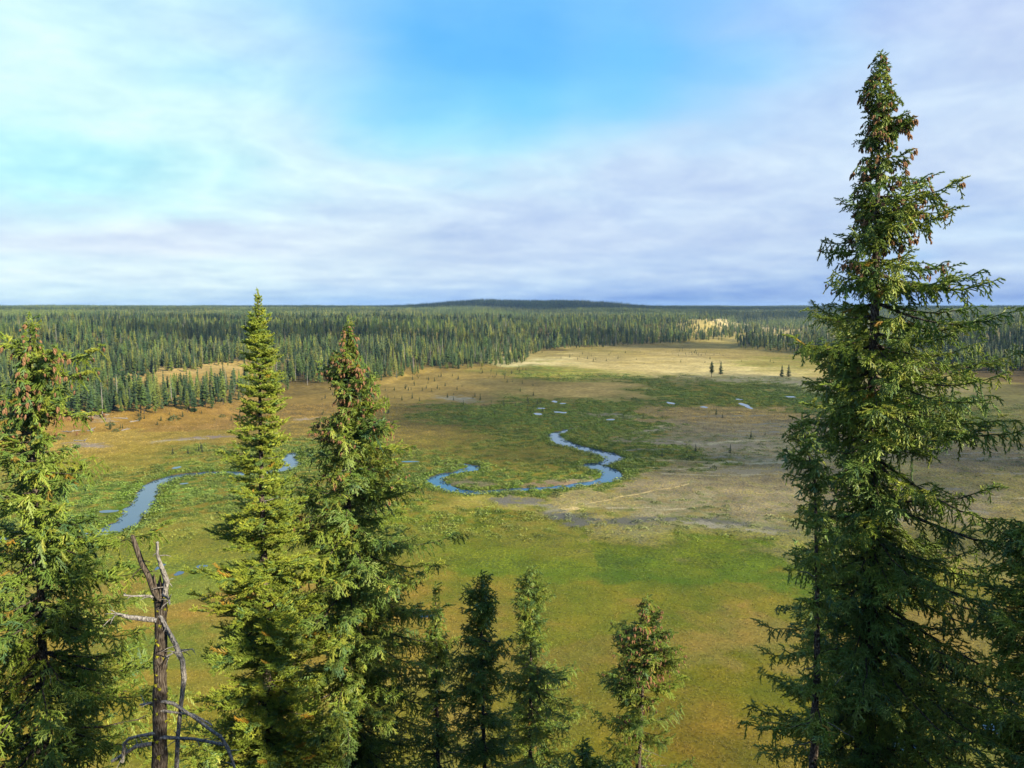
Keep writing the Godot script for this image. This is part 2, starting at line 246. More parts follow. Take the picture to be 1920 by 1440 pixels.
func looked_up(table: Array, a: float) -> float:
	if a <= table[0][0]:
		return table[0][1]
	for i in table.size() - 1:
		if a <= table[i + 1][0]:
			return lerpf(table[i][1], table[i + 1][1], (a - table[i][0]) / (table[i + 1][0] - table[i][0]))
	return table[-1][1]


# ------------------------------------------------------------------ the lie of the land
func land_height(x: float, z: float) -> float:
	var s := -z - 1.2 + broad.get_noise_2d(x * 6.0, z * 6.0) * 1.6
	var bluff := 38.4 - 0.8 * s if s > 0.0 else 38.4 + minf(2.0, -s * 0.02)
	bluff = bluff if bluff > 4.0 else (0.0 if bluff < -4.0 else (bluff + 4.0) * (bluff + 4.0) / 16.0)
	var r := sqrt(x * x + z * z)
	if z > -30.0:
		return bluff
	var az := rad_to_deg(atan2(x, -z))
	var d := r - looked_up(RISE, az)
	var y := 0.0
	if d > 0.0:
		y += 14.0 * smoothstep(0.0, 380.0, d) + 9.0 * smoothstep(300.0, 2600.0, d) + 5.0 * smoothstep(2500.0, 6500.0, d)
		y += broad.get_noise_2d(x * 0.9, z * 0.9) * 6.0 * smoothstep(60.0, 700.0, d) + broad.get_noise_2d(x * 0.22 + 90.0, z * 0.22) * 14.0 * smoothstep(1800.0, 4500.0, d)
	var hx := absf(x - 35.0) / 400.0
	var hz := absf(z + 3000.0) / 420.0
	if hx < 2.5 and hz < 2.5:
		y += 29.0 * exp(-hx * hx * hx - hz * hz * hz)
	# the low broken bank under the left-hand wood
	var e := r - looked_up(EDGE, az)
	if az < -17.0:
		y += 3.2 * smoothstep(-26.0, 6.0, e) * (0.75 + 0.6 * bump.get_noise_2d(x * 1.5, z * 1.5)) * smoothstep(-16.5, -19.0, az)
	elif az > 16.0:
		y += 2.0 * smoothstep(-10.0, 25.0, e)
	else:
		y += 1.6 * smoothstep(-8.0, 12.0, e) * maxf(smoothstep(-0.5, -2.0, az), smoothstep(2.0, 4.0, az))
	var calm := smoothstep(330.0, 210.0, -z)
	if calm > 0.0:
		y += (bump.get_noise_2d(x, z) * 0.10 + bump.get_noise_2d(x * 4.0, z * 4.0) * 0.05) * calm
	# the cut bank of the old channel below the four lone trees
	var c := creek_edge(x, z)
	if c < 1.2:
		y -= 0.75 * smoothstep(1.0, -0.9, c)
	return y + bluff


func creek_edge(x: float, z: float) -> float:
	# metres from the water's edge, negative in the water
	if x < CREEK_X0 + 1.0 or x > CREEK_X1 - 2.0 or z < CREEK_Z0 + 1.0 or z > CREEK_Z1 - 2.0:
		return 30.0
	var gx := (x - CREEK_X0) / CREEK_STEP
	var gz := (z - CREEK_Z0) / CREEK_STEP
	var i := int(gx)
	var j := int(gz)
	var fx := gx - i
	var fz := gz - j
	var k := j * creek_w + i
	return lerpf(lerpf(creek_grid[k], creek_grid[k + 1], fx), lerpf(creek_grid[k + creek_w], creek_grid[k + creek_w + 1], fx), fz)


func creek_row(j: int) -> void:
	var row := PackedFloat32Array()
	row.resize(creek_w)
	var z := CREEK_Z0 + j * CREEK_STEP
	for i in creek_w:
		var x := CREEK_X0 + i * CREEK_STEP
		var best := 30.0
		for line in [CREEK_BEND, CREEK_WEST]:
			for k in line.size() - 1:
				var ax: float = line[k][0]
				var az: float = line[k][1]
				if absf(ax - x) > 40.0 or absf(az - z) > 40.0:
					continue
				var bx: float = line[k + 1][0] - ax
				var bz: float = line[k + 1][1] - az
				var t := clampf(((x - ax) * bx + (z - az) * bz) / (bx * bx + bz * bz), 0.0, 1.0)
				var dx := x - ax - bx * t
				var dz := z - az - bz * t
				var d := sqrt(dx * dx + dz * dz) - lerpf(line[k][2], line[k + 1][2], t)
				if d < best:
					best = d
		row[i] = best + bump.get_noise_2d(x * 9.0, z * 9.0) * 1.2
	work_rows[j] = row


func in_rows(task: Callable, n: int) -> void:
	work_rows = []
	work_rows.resize(n)
	WorkerThreadPool.wait_for_group_task_completion(WorkerThreadPool.add_group_task(task, n))


func wooded(x: float, z: float) -> float:
	# how thickly trees stand: 0 open, 1 closed wood
	var r := sqrt(x * x + z * z)
	var az := rad_to_deg(atan2(x, -z))
	var e := r - looked_up(EDGE, az) - bump.get_noise_2d(x * 0.8, z * 0.8) * 14.0
	if e < 0.0:
		return 0.0
	for c in CLEARINGS:
		var dx: float = (x - c[0]) / c[2]
		var dz: float = (z - c[1]) / c[3]
		if dx * dx + dz * dz < 1.0 + bump.get_noise_2d(x * 1.2, z * 1.2) * 0.7:
			return 0.0
	if az > 12.5 and az < 24.0 and r > 880.0 and r < 1750.0:
		return 0.8 if bump.get_noise_2d(x * 0.35, z * 0.35) > 0.0 else 0.10
	return 1.0


# ------------------------------------------------------------------ ground colours
var pc_x0 := 0.0
var pc_z0 := 0.0
var pc_sx := 0.0
var pc_sz := 0.0
var pc_n := 0
var pc_rows := 0
var src := PackedByteArray()
var patch_list := PackedFloat32Array()
var n_warp := PackedByteArray()
var n_mid := PackedByteArray()
var n_clump := PackedByteArray()
var n_fine := PackedByteArray()


func patch_row(j: int) -> void:
	var row := PackedByteArray()
	row.resize(pc_n * 3)
	var z := pc_z0 + (j + 0.5) / pc_rows * pc_sz
	for i in pc_n:
		var x := pc_x0 + (i + 0.5) / pc_n * pc_sx
		var tr := 0.0
		var tg := 0.0
		var tb := 0.0
		var tw := 0.0
		for k in range(0, patch_list.size(), 7):
			var dx := (x - patch_list[k]) * patch_list[k + 2]
			var dz := (z - patch_list[k + 1]) * patch_list[k + 3]
			var q := dx * dx + dz * dz
			var w := exp(-minf(q, 30.0)) + 0.0008 / (1.0 + q * q)
			tr += patch_list[k + 4] * w
			tg += patch_list[k + 5] * w
			tb += patch_list[k + 6] * w
			tw += w
		row[i * 3] = int(tr / tw)
		row[i * 3 + 1] = int(tg / tw)
		row[i * 3 + 2] = int(tb / tw)
	work_rows[j] = row


func noise_bytes(s: int, f: float, oct: int, gain := 0.5) -> PackedByteArray:
	var n := FastNoiseLite.new()
	n.seed = s
	n.noise_type = FastNoiseLite.TYPE_SIMPLEX_SMOOTH
	n.frequency = f
	n.fractal_octaves = oct
	n.fractal_gain = gain
	return n.get_image(MAP, MAP, false, false, false).get_data()


func mix_row(j: int) -> void:
	var row := PackedByteArray()
	row.resize(MAP * 3)
	var last := MAP - 1
	var z := pc_z0 + (j + 0.5) / MAP * pc_sz
	var far := -z
	var px := absf(pc_sx) / MAP
	var warp_x := (0.035 * far + 4.0) / px / 60.0
	var warp_z := clampf(far * far / 7000.0, 9.0, 110.0) / px / 60.0
	var marsh_z := smoothstep(120.0, 165.0, far)
	var coarse_mid := 0.10 + 0.06 * marsh_z
	for i in MAP:
		var at := j * MAP + i
		var wx := int((n_warp[at] - 128) * warp_x)
		var wz := int((n_warp[j * MAP + ((i + 700) % MAP)] - 128) * warp_z)
		var k := (clampi(j + wz, 0, last) * MAP + clampi(i + wx, 0, last)) * 3
		var r: float = src[k]
		var g: float = src[k + 1]
		var b: float = src[k + 2]
		var mid := (n_mid[at] - 128) / 128.0
		var fine := (n_fine[at] - 128) / 128.0
		var clump := (n_clump[at] - 128) / 128.0
		var green := clampf((g - r) / 22.0 + 0.55, 0.0, 1.0) * marsh_z
		if green > 0.0:
			var dark := smoothstep(0.02, 0.30, clump + fine * 0.18) * green
			var straw := smoothstep(-0.08, -0.34, clump + mid * 0.25 + fine * 0.15) * green
			r = lerpf(lerpf(r, 66.0, dark * 0.75), 158.0, straw * 0.62)
			g = lerpf(lerpf(g, 88.0, dark * 0.75), 134.0, straw * 0.62)
			b = lerpf(lerpf(b, 34.0, dark * 0.75), 66.0, straw * 0.62)
		elif far < 165.0:
			# sedge of the near meadow: greener and redder drifts
			r *= 1.0 + mid * 0.08
			g *= 1.0 - mid * 0.03
		if marsh_z > 0.0 and far < 330.0 and r - b < 62.0 and green < 0.3:
			var tuss := smoothstep(-0.12, 0.18, fine * 0.8 + clump * 0.3 + mid * 0.2)
			r = lerpf(r * 0.88, r * 1.08, tuss)
			g = lerpf(g * 0.90, g * 1.05, tuss)
			b = lerpf(b * 1.02, b * 0.95, tuss)
		var lift := 1.0 + mid * coarse_mid + fine * 0.09 + clump * 0.05
		if px < 0.5 and far > 122.0 and far < 283.0:
			var e := creek_edge(pc_x0 + (i + 0.5) * px, z) + clump * 0.7 + fine * 0.4
			if e < 4.0:
				# wet mud at the waterline, then a lusher fringe of sedge
				var lush := smoothstep(4.0, 1.6, e) * 0.55
				r = lerpf(r, 78.0, lush)
				g = lerpf(g, 108.0, lush)
				b = lerpf(b, 36.0, lush)
				var mud := smoothstep(0.55, 0.05, e) * 0.85
				r = lerpf(r, 92.0, mud)
				g = lerpf(g, 84.0, mud)
				b = lerpf(b, 72.0, mud)
		row[i * 3] = clampi(int(r * lift), 0, 255)
		row[i * 3 + 1] = clampi(int(g * lift), 0, 255)
		row[i * 3 + 2] = clampi(int(b * lift), 0, 255)
	work_rows[j] = row


func joined_rows() -> PackedByteArray:
	var all := PackedByteArray()
	for row in work_rows:
		all.append_array(row)
	return all


func ground_map(x0: float, x1: float, z0: float, z1: float, coarse: int, deep: int, s: int) -> Image:
	pc_x0 = x0
	pc_z0 = z0
	pc_sx = x1 - x0
	pc_sz = z1 - z0
	pc_n = coarse
	pc_rows = deep
	if patch_list.is_empty():
		for p in PATCHES:
			var far: float = -p[1]
			var wide := 0.034 * far + 0.5
			patch_list.append_array([p[0], p[1], 1.0 / wide, 1.0 / clampf(far * far / 6000.0, 3.0, 160.0), p[2], p[3], p[4]])
	var t0 := Time.get_ticks_msec()
	in_rows(patch_row, deep)
	var small := Image.create_from_data(coarse, deep, false, Image.FORMAT_RGB8, joined_rows())
	small.resize(MAP, MAP, Image.INTERPOLATE_BILINEAR)
	src = small.get_data()
	var px := (x1 - x0) / MAP
	n_warp = noise_bytes(s, px / 26.0 if px < 0.5 else px / 70.0, 6, 0.62)
	n_mid = noise_bytes(s + 1, px / 9.0 if px < 0.5 else px / 24.0, 4)
	n_clump = noise_bytes(s + 2, px / 4.2 if px < 0.5 else px / 9.0, 3)
	n_fine = noise_bytes(s + 3, 0.33, 2)
	in_rows(mix_row, MAP)
	var im := Image.create_from_data(MAP, MAP, false, Image.FORMAT_RGB8, joined_rows())
	for st in STREAKS:
		streak(im, st, px)
	var r := rng_of(333)
	for q in 70:
		var x := r.randf_range(14.0, 150.0)
		var z := -r.randf_range(148.0, 300.0)
		if x < 14.0 + (z + 300.0) * 0.02 or (z < -225.0 and x < 55.0) or (z > -190.0 and z < -165.0 and x < 24.0):
			continue
		var pale := r.randf() < 0.45
		var run := [178, 174, 168, r.randf_range(0.25, 0.6), x, z] if pale else [132, 133, 146, r.randf_range(0.4, 1.1), x, z]
		for k in 4:
			x += r.randf_range(2.5, 6.0)
			z += r.randf_range(-2.2, 2.6)
			run.append_array([x, z])
		streak(im, run, px)
	return im


func streak(im: Image, st: Array, px: float) -> void:
	var c := Color8(st[0], st[1], st[2])
	var half: float = st[3]
	if half < px * 0.4:
		half = px * 0.4
	for k in range(4, st.size() - 3, 2):
		var a := Vector2(st[k], st[k + 1])
		var b := Vector2(st[k + 2], st[k + 3])
		var reach := half * 2.6
		var lo := Vector2(minf(a.x, b.x) - reach, minf(a.y, b.y) - reach)
		var hi := Vector2(maxf(a.x, b.x) + reach, maxf(a.y, b.y) + reach)
		for j in range(maxi(0, int((hi.y - pc_z0) / pc_sz * MAP)), mini(MAP - 1, int((lo.y - pc_z0) / pc_sz * MAP)) + 1):
			for i in range(maxi(0, int((lo.x - pc_x0) / pc_sx * MAP)), mini(MAP - 1, int((hi.x - pc_x0) / pc_sx * MAP)) + 1):
				var p := Vector2(pc_x0 + (i + 0.5) / MAP * pc_sx, pc_z0 + (j + 0.5) / MAP * pc_sz)
				var q := Geometry2D.get_closest_point_to_segment(p, a, b)
				var d := p.distance_to(q) / half + (n_clump[j * MAP + i] - 128) / 85.0 + (n_mid[j * MAP + i] - 128) / 110.0 + (n_fine[j * MAP + i] - 128) / 120.0
				if d < 1.3:
					im.set_pixel(i, j, im.get_pixel(i, j).lerp(c, 0.80 * smoothstep(1.3, 0.4, d)))


func ground_at(x: float, z: float) -> Color:
	# the ground's own colour as a linear value
	var c: Color
	if absf(x) < NEAR_X - 1.0 and z < NEAR_Z0 - 1.0 and z > NEAR_Z1 + 1.0:
		c = near_map.get_pixel(int((x + NEAR_X) / (2.0 * NEAR_X) * MAP), int((z - NEAR_Z0) / (NEAR_Z1 - NEAR_Z0) * MAP))
	else:
		c = far_map.get_pixel(clampi(int((x + FAR_X) / (2.0 * FAR_X) * MAP), 0, MAP - 1), clampi(int((z - FAR_Z0) / (FAR_Z1 - FAR_Z0) * MAP), 0, MAP - 1))
	c = c.srgb_to_linear()
	var t := earth_tint.srgb_to_linear()
	return Color(c.r * t.r, c.g * t.g, c.b * t.b)


func spaced(from: float, to: float, first: float, grow: float, most: float) -> Array:
	var out := []
	var step := first
	var p := from
	var sgn := signf(to - from)
	while (to - p) * sgn > step:
		p += step * sgn
		out.append(p)
		step = minf(step * grow, most)
	out.append(to)
	return out


func grain_image() -> Image:
	# a small repeating grain: random specks, softened across the seam
	var r := rng_of(71)
	var n := 256
	var raw := PackedFloat32Array()
	raw.resize(n * n)
	for i in n * n:
		raw[i] = r.randf()
	var bytes := PackedByteArray()
	bytes.resize(n * n)
	for y in n:
		for x in n:
			var t := 0.0
			for q in [[0, 0], [1, 0], [0, 1], [1, 1]]:
				t += raw[((y + q[1]) % n) * n + (x + q[0]) % n]
			bytes[y * n + x] = clampi(int(lerpf(188.0, 255.0, t / 4.0 * 1.5 - 0.25)), 0, 255)
	return Image.create_from_data(n, n, false, Image.FORMAT_L8, bytes)


func build_ground() -> void:
	var xs := []
	for p in spaced(-130.0, -9500.0, 1.3, 1.055, 900.0):
		xs.push_front(p)
	xs.append_array(range(0, 171).map(func(i): return -130.0 + i * 200.0 / 170.0))
	xs.append_array(spaced(70.0, 9500.0, 1.3, 1.055, 900.0))
	var zs := []
	for p in spaced(-120.0, 400.0, 1.8, 1.012, 8.0):
		zs.push_front(p)
	zs.push_front(2500.0)
	zs.append_array(range(0, 141).map(func(i): return -120.0 - i * 1.2))
	zs.append_array(spaced(-288.0, -12500.0, 1.3, 1.037, 900.0))
	# land_height has a seam at the foot of the bluff only where z > -30, far up the slope
	var nx := xs.size()
	var nz := zs.size()
	in_rows(func(j):
		var row := PackedFloat32Array()
		row.resize(nx)
		for i in nx:
			row[i] = land_height(xs[i], zs[j])
		work_rows[j] = row, nz)
	var heights := work_rows
	var v := PackedVector3Array()
	var n := PackedVector3Array()
	var uv_near := PackedVector2Array()
	var uv_far := PackedVector2Array()
	v.resize(nx * nz)
	n.resize(nx * nz)
	uv_near.resize(nx * nz)
	uv_far.resize(nx * nz)
	var uv_grain := PackedVector2Array()
	uv_grain.resize(nx * nz)
	for j in nz:
		for i in nx:
			var k := j * nx + i
			var x: float = xs[i]
			var z: float = zs[j]
			v[k] = Vector3(x, heights[j][i], z)
			var i0 := maxi(i - 1, 0)
			var i1 := mini(i + 1, nx - 1)
			var j0 := maxi(j - 1, 0)
			var j1 := mini(j + 1, nz - 1)
			n[k] = Vector3(-(heights[j][i1] - heights[j][i0]) / (xs[i1] - xs[i0]), 1.0, -(heights[j1][i] - heights[j0][i]) / (zs[j1] - zs[j0])).normalized()
			uv_grain[k] = Vector2(x, z) * 0.043
			uv_near[k] = Vector2((x + NEAR_X) / (2.0 * NEAR_X), (z - NEAR_Z0) / (NEAR_Z1 - NEAR_Z0))
			uv_far[k] = Vector2((x + FAR_X) / (2.0 * FAR_X), (z - FAR_Z0) / (FAR_Z1 - FAR_Z0))
	var sets := [PackedInt32Array(), PackedInt32Array(), PackedInt32Array()]
	for j in nz - 1:
		var zc: float = (zs[j] + zs[j + 1]) / 2.0
		for i in nx - 1:
			var xc: float = (xs[i] + xs[i + 1]) / 2.0
			var which := 2
			if absf(xc) < NEAR_X and zc < NEAR_Z0 and zc > NEAR_Z1:
				which = 0
			elif absf(xc) < FAR_X and zc < FAR_Z0 and zc > FAR_Z1:
				which = 1
			var k := j * nx + i
			sets[which].append_array([k, k + nx + 1, k + 1, k, k + nx, k + nx + 1])
	var m := ArrayMesh.new()
	var maps := [near_map, far_map, null]
	var grain := ImageTexture.create_from_image(grain_image())
	for w in 3:
		var a := []
		a.resize(Mesh.ARRAY_MAX)
		a[Mesh.ARRAY_VERTEX] = v
		a[Mesh.ARRAY_NORMAL] = n
		a[Mesh.ARRAY_TEX_UV] = uv_near if w == 0 else uv_far
		a[Mesh.ARRAY_TEX_UV2] = uv_grain
		a[Mesh.ARRAY_INDEX] = sets[w]
		m.add_surface_from_arrays(Mesh.PRIMITIVE_TRIANGLES, a)
		var g := mat(["wet_meadow", "far_meadow", "forest_floor"][w], earth_tint if w < 2 else lin(0.045, 0.037, 0.021), 0.95, 0.15)
		if maps[w]:
			g.albedo_texture = ImageTexture.create_from_image(maps[w])
		if w < 2:
			g.detail_enabled = true
			g.detail_albedo = grain
			g.detail_blend_mode = BaseMaterial3D.BLEND_MODE_MUL
			g.detail_uv_layer = BaseMaterial3D.DETAIL_UV_2
			g.uv2_scale = Vector3.ONE * (1.0 if w == 0 else 0.16)
		m.surface_set_material(w, g)
	var o := put("ground", m)
	o.set_meta("kind", "structure")


func build_water() -> void:
	var wm := mat("creek_water", lin(0.014, 0.042, 0.105), 0.05, 0.52)
	for line in [CREEK_BEND, CREEK_WEST]:
		var v := PackedVector3Array()
		var n := PackedVector3Array()
		var left := []
		var right := []
		for k in line.size():
			var a: Array = line[maxi(k - 1, 0)]
			var b: Array = line[mini(k + 1, line.size() - 1)]
			var d := Vector2(b[0] - a[0], b[1] - a[1]).normalized()
			var s: Vector2 = Vector2(-d.y, d.x) * (line[k][2] + 1.6)
			left.append(Vector3(line[k][0] + s.x, -0.3, line[k][1] + s.y))
			right.append(Vector3(line[k][0] - s.x, -0.3, line[k][1] - s.y))
		for k in line.size() - 1:
			for p in [left[k], right[k], right[k + 1], left[k], right[k + 1], left[k + 1]]:
				v.append(p)
				n.append(Vector3.UP)
		var o := put("creek_water", make_mesh([[v, null, n, wm]]))
		o.set_meta("kind", "structure")
	var at := 0
	for p in POOLS:
		at += 1
		var v := PackedVector3Array()
		var n := PackedVector3Array()
		var y := -9.0
		for t in 8:
			y = maxf(y, land_height(p[0] + cos(t) * p[2] * 0.9, p[1] + sin(t) * p[3] * 0.9))
		var rim := []
		for t in 20:
			var a := TAU * t / 20.0
			var k := 1.0 + bump.get_noise_2d(at * 40.0 + cos(a) * 14.0, sin(a) * 14.0) * 0.9
			rim.append(Vector3(p[0] + cos(a) * p[2] * k * 1.25, y + 0.03, p[1] + sin(a) * p[3] * k))
		for t in 20:
			for q in [Vector3(p[0], y + 0.03, p[1]), rim[t], rim[(t + 1) % 20]]:
				v.append(q)
				n.append(Vector3.UP)
		var o := put("pool_water", make_mesh([[v, null, n, wm]]))
		o.set_meta("kind", "structure")


# ------------------------------------------------------------------ conifer branches
func brush(v: PackedVector3Array, c: PackedColorArray, a: Vector3, b: Vector3, needle: float, tint: Color, r: RandomNumberGenerator) -> void:
	# a leafy shoot: a slim green core set round with needles
	var along := b - a
	var l := along.length()
	if l < 0.012:
		return
	along /= l
	var side := along.cross(Vector3(0.27, 0.13, 0.95)).normalized()
	var up := side.cross(along)
	var core := needle * 0.34
	var dim := Color(tint.r * 0.85, tint.g * 0.85, tint.b * 0.85)
	var ring := []
	for k in 3:
		var g := TAU * k / 3.0
		ring.append(side * cos(g) + up * sin(g))
	for k in 3:
		var p: Vector3 = ring[k] * core
		var q: Vector3 = ring[(k + 1) % 3] * core
		var pm: Vector3 = a + along * l * 0.6 + p * 0.9
		var qm: Vector3 = a + along * l * 0.6 + q * 0.9
		var pe: Vector3 = b + p * 0.62
		var qe: Vector3 = b + q * 0.62
		v.append_array([a + p * 0.7, pm, qm, a + p * 0.7, qm, a + q * 0.7, pm, pe, qe, pm, qe, qm, pe, b + along * 0.008, qe])
		for z in 15:
			c.append(dim)
	var n := int(l / 0.0068) + 4
	for k in n:
		var t := (k + r.randf()) / n
		var g := r.randf() * TAU
		var out := side * cos(g) + up * sin(g)
		var lean := lerpf(0.65, 1.15, t)
		var d := (out + along * lean * r.randf_range(0.6, 1.1)).normalized()
		var base := a + along * (l * t)
		var w := along.cross(out) * needle * 0.13
		var nl := needle * r.randf_range(0.8, 1.2)
		v.append_array([base + w, base + d * nl, base - w])
		var s := r.randf_range(0.82, 1.18)
		var cc := Color(tint.r * s, tint.g * s, tint.b * s)
		c.append_array([cc, cc, cc])


func spruce_cone(v: PackedVector3Array, c: PackedColorArray, at: Vector3, l: float, r: RandomNumberGenerator) -> void:
	var tilt := Vector3(r.randf_range(-0.25, 0.25), -1.0, r.randf_range(-0.25, 0.25)).normalized()
	var side := tilt.cross(Vector3(0.9, 0.1, 0.3)).normalized()
	var up := side.cross(tilt)
	var tint := Color(0.17, 0.098, 0.055) * r.randf_range(0.75, 1.2)
	var wide := [0.006, 0.018, 0.020, 0.012, 0.001]
	var prev := []
	for i in 5:
		var ring := []
		for k in 5:
			var g := TAU * k / 5.0 + i * 0.5
			ring.append(at + tilt * (l * i / 4.0) + (side * cos(g) + up * sin(g)) * wide[i])
		if i > 0:
			for k in 5:
				v.append_array([prev[k], ring[k], ring[(k + 1) % 5], prev[k], ring[(k + 1) % 5], prev[(k + 1) % 5]])
				for q in 6:
					c.append(tint)
		prev = ring


func needle_tint(r: RandomNumberGenerator, style: String) -> Color:
	var t := Color(0.138, 0.200, 0.035)
	if style == "fir":
		t = Color(0.150, 0.200, 0.034)
	if r.randf() < 0.25:
		t = Color(0.195, 0.228, 0.042)
	elif r.randf() < 0.15:
		t = Color(0.096, 0.163, 0.059)
	elif r.randf() < 0.02:
		t = Color(0.266, 0.170, 0.030)
	return t * r.randf_range(0.8, 1.2)


func branch_mesh(size: float, variant: int, style: String) -> ArrayMesh:
	var key := "%s %.2f %d" % [style, size, variant]
	if branch_meshes.has(key):
		return branch_meshes[key]
	var r := rng_of(hash(key) % 100000)
	var wood := PackedVector3Array()
	var wood_n := PackedVector3Array()
	var v := PackedVector3Array()
	var c := PackedColorArray()
	var cv := PackedVector3Array()
	var cc := PackedColorArray()
	var fir := style == "fir"
	var coned := style == "coned"
	var needle := 0.034 if fir else 0.031
	var forks := [[0.0, 0.0, 1.0]]
	if size > 0.3:
		forks.append([r.randf_range(0.25, 0.55) * (1.0 if variant % 2 == 0 else -1.0), r.randf_range(-0.22, 0.22), r.randf_range(0.62, 0.85)])
	for fork in forks:
		var yaw: float = fork[0]
		var pitch: float = fork[1]
		var share: float = fork[2]
		# the limb: sags, then turns up at the tip
		var pts := []
		var radii := []
		var bend := r.randf_range(-0.12, 0.12)
		var sag := r.randf_range(0.02, 0.07) if fir else r.randf_range(0.06, 0.15)
		var steps := 8
		for i in steps + 1:
			var s := float(i) / steps
			var y := -sag * sin(s * PI * 0.85) * size + maxf(0.0, s - 0.6) * size * r.randf_range(0.12, 0.24)
			pts.append(Vector3(s * size, y, bend * size * s * s + r.randf_range(-0.012, 0.012) * size).rotated(Vector3.UP, yaw).rotated(Vector3(0, 0, 1), pitch) * share)
			radii.append(lerpf(0.006 + size * 0.0085, 0.003, s))
		tube(wood, wood_n, pts, radii, 4)
		var reach := clampf(size * 0.40, 0.09, 0.50) * share
		var bare := 0.0 if size < 0.5 else (0.06 if fir else 0.10)
		var gap := 0.046 if size < 0.5 else 0.048
		var n := int(size * share * (1.0 - bare) / gap) + 2
		for k in n:
			var s := bare + (1.0 - bare) * (k + r.randf()) / n
			var f := s * steps
			var i := mini(int(f), steps - 1)
			var base: Vector3 = pts[i].lerp(pts[i + 1], f - i)
			var along: Vector3 = (pts[i + 1] - pts[i]).normalized()
			var hand := 1.0 if (k % 2) == 0 else -1.0
			var shape := sin(clampf(s * 1.6 + 0.12, 0.0, 1.0) * PI * 0.5) * (1.15 - s * 0.80)
			var tl := reach * shape * r.randf_range(0.55, 1.15) + 0.04
			if r.randf() < 0.05:
				continue
			var d := along * r.randf_range(0.5, 0.95) + Vector3(0, 0, hand) * r.randf_range(0.55, 0.95)
			if fir:
				d.y += r.randf_range(-0.35, 0.75)
			elif r.randf() < 0.42:
				d = along * r.randf_range(0.15, 0.6) + Vector3(0, -r.randf_range(0.6, 1.3), hand * r.randf_range(0.1, 0.6))
				tl = clampf(tl, 0.12, 0.34)
			else:
				d.y += r.randf_range(-0.45, 0.55)
			d = d.normalized()
			var tint := needle_tint(r, style)
			var tip := base + d * tl
			tip.y -= tl * (0.02 if fir else 0.10)
			var crook := base.lerp(tip, 0.5) + Vector3(r.randf_range(-0.12, 0.12), (0.0 if fir else 0.14) + r.randf_range(-0.08, 0.08), r.randf_range(-0.12, 0.12)) * tl
			brush(v, c, base, crook, needle, tint, r)
			brush(v, c, crook, tip, needle, tint, r)
			var m := int(tl / 0.040)
			var across := d.cross(Vector3(0, 1, 0)).normalized()
			for q in m:
				var t := (q + 0.5) / (m + 0.4)
				var p := base.lerp(crook, t * 2.0) if t < 0.5 else crook.lerp(tip, t * 2.0 - 1.0)
				var sd := across * (1.0 if q % 2 == 0 else -1.0)
				var e := d * r.randf_range(0.6, 1.0) + sd * r.randf_range(0.5, 0.95) + Vector3(0, r.randf_range(-0.1, 0.5) if fir else r.randf_range(-0.75, 0.25), 0)
				var el := (tl * (1.0 - t) * 0.26 + 0.05) * r.randf_range(0.65, 1.15)
				brush(v, c, p, p + e.normalized() * el, needle, tint * r.randf_range(0.85, 1.2), r)
			if coned and s > 0.30 and r.randf() < 0.30:
				for q in r.randi_range(1, 4):
					spruce_cone(cv, cc, base.lerp(tip, r.randf_range(0.4, 1.05)) + Vector3(r.randf_range(-0.03, 0.03), -0.025, r.randf_range(-0.03, 0.03)), r.randf_range(0.07, 0.11), r)
		# the limb's own shoots
		for i in range(int(steps * (bare + 0.15)), steps):
			brush(v, c, pts[i], pts[i + 1], needle, needle_tint(r, style), r)
	var m := make_mesh([[v, c, null, leafy("needles", Color.WHITE)], [wood, null, wood_n, bark("limb_bark")], [cv, cc, null, cone_scales()]])
	branch_meshes[key] = m
	return m


func cone_scales() -> StandardMaterial3D:
	var m := mat("cone_scales", Color.WHITE, 0.8, 0.25)
	m.vertex_color_use_as_albedo = true
	return m


func bark(called: String) -> StandardMaterial3D:
	if mats.has(called):
		return mats[called]
	var m := mat(called, Color.WHITE, 0.95, 0.2)
	var t := NoiseTexture2D.new()
	t.width = 512
	t.height = 512
	t.seamless = true
	var n := FastNoiseLite.new()
	n.seed = hash(called) % 1000
	n.frequency = 0.02
	n.fractal_octaves = 5
	t.noise = n
	var g := Gradient.new()
	var looks: Array = {
		"limb_bark": [lin(0.022, 0.019, 0.015), lin(0.053, 0.044, 0.036), lin(0.17, 0.155, 0.14)],
		"stem_bark": [lin(0.02, 0.016, 0.013), lin(0.058, 0.045, 0.036), lin(0.27, 0.24, 0.21)],
		"snag_bark": [lin(0.027, 0.022, 0.018), lin(0.085, 0.07, 0.056), lin(0.20, 0.18, 0.155)],
		"bleached_wood": [lin(0.085, 0.08, 0.076), lin(0.20, 0.195, 0.19), lin(0.34, 0.335, 0.32)],
	}[called]
	g.set_color(0, looks[0])
	g.set_offset(0, 0.28)
	g.set_color(1, looks[2])
	g.set_offset(1, 0.86)
	g.add_point(0.52, looks[1])
	t.color_ramp = g
	m.albedo_texture = t
	m.uv1_triplanar = true
	m.uv1_scale = Vector3(3.2, 1.3, 3.2) if called != "snag_bark" else Vector3(6.0, 0.9, 6.0)
	var h := NoiseTexture2D.new()
	h.width = 512
	h.height = 512
	h.seamless = true
	h.noise = n
	m.heightmap_enabled = true
	m.heightmap_texture = h
	m.heightmap_scale = 2.5
	return m


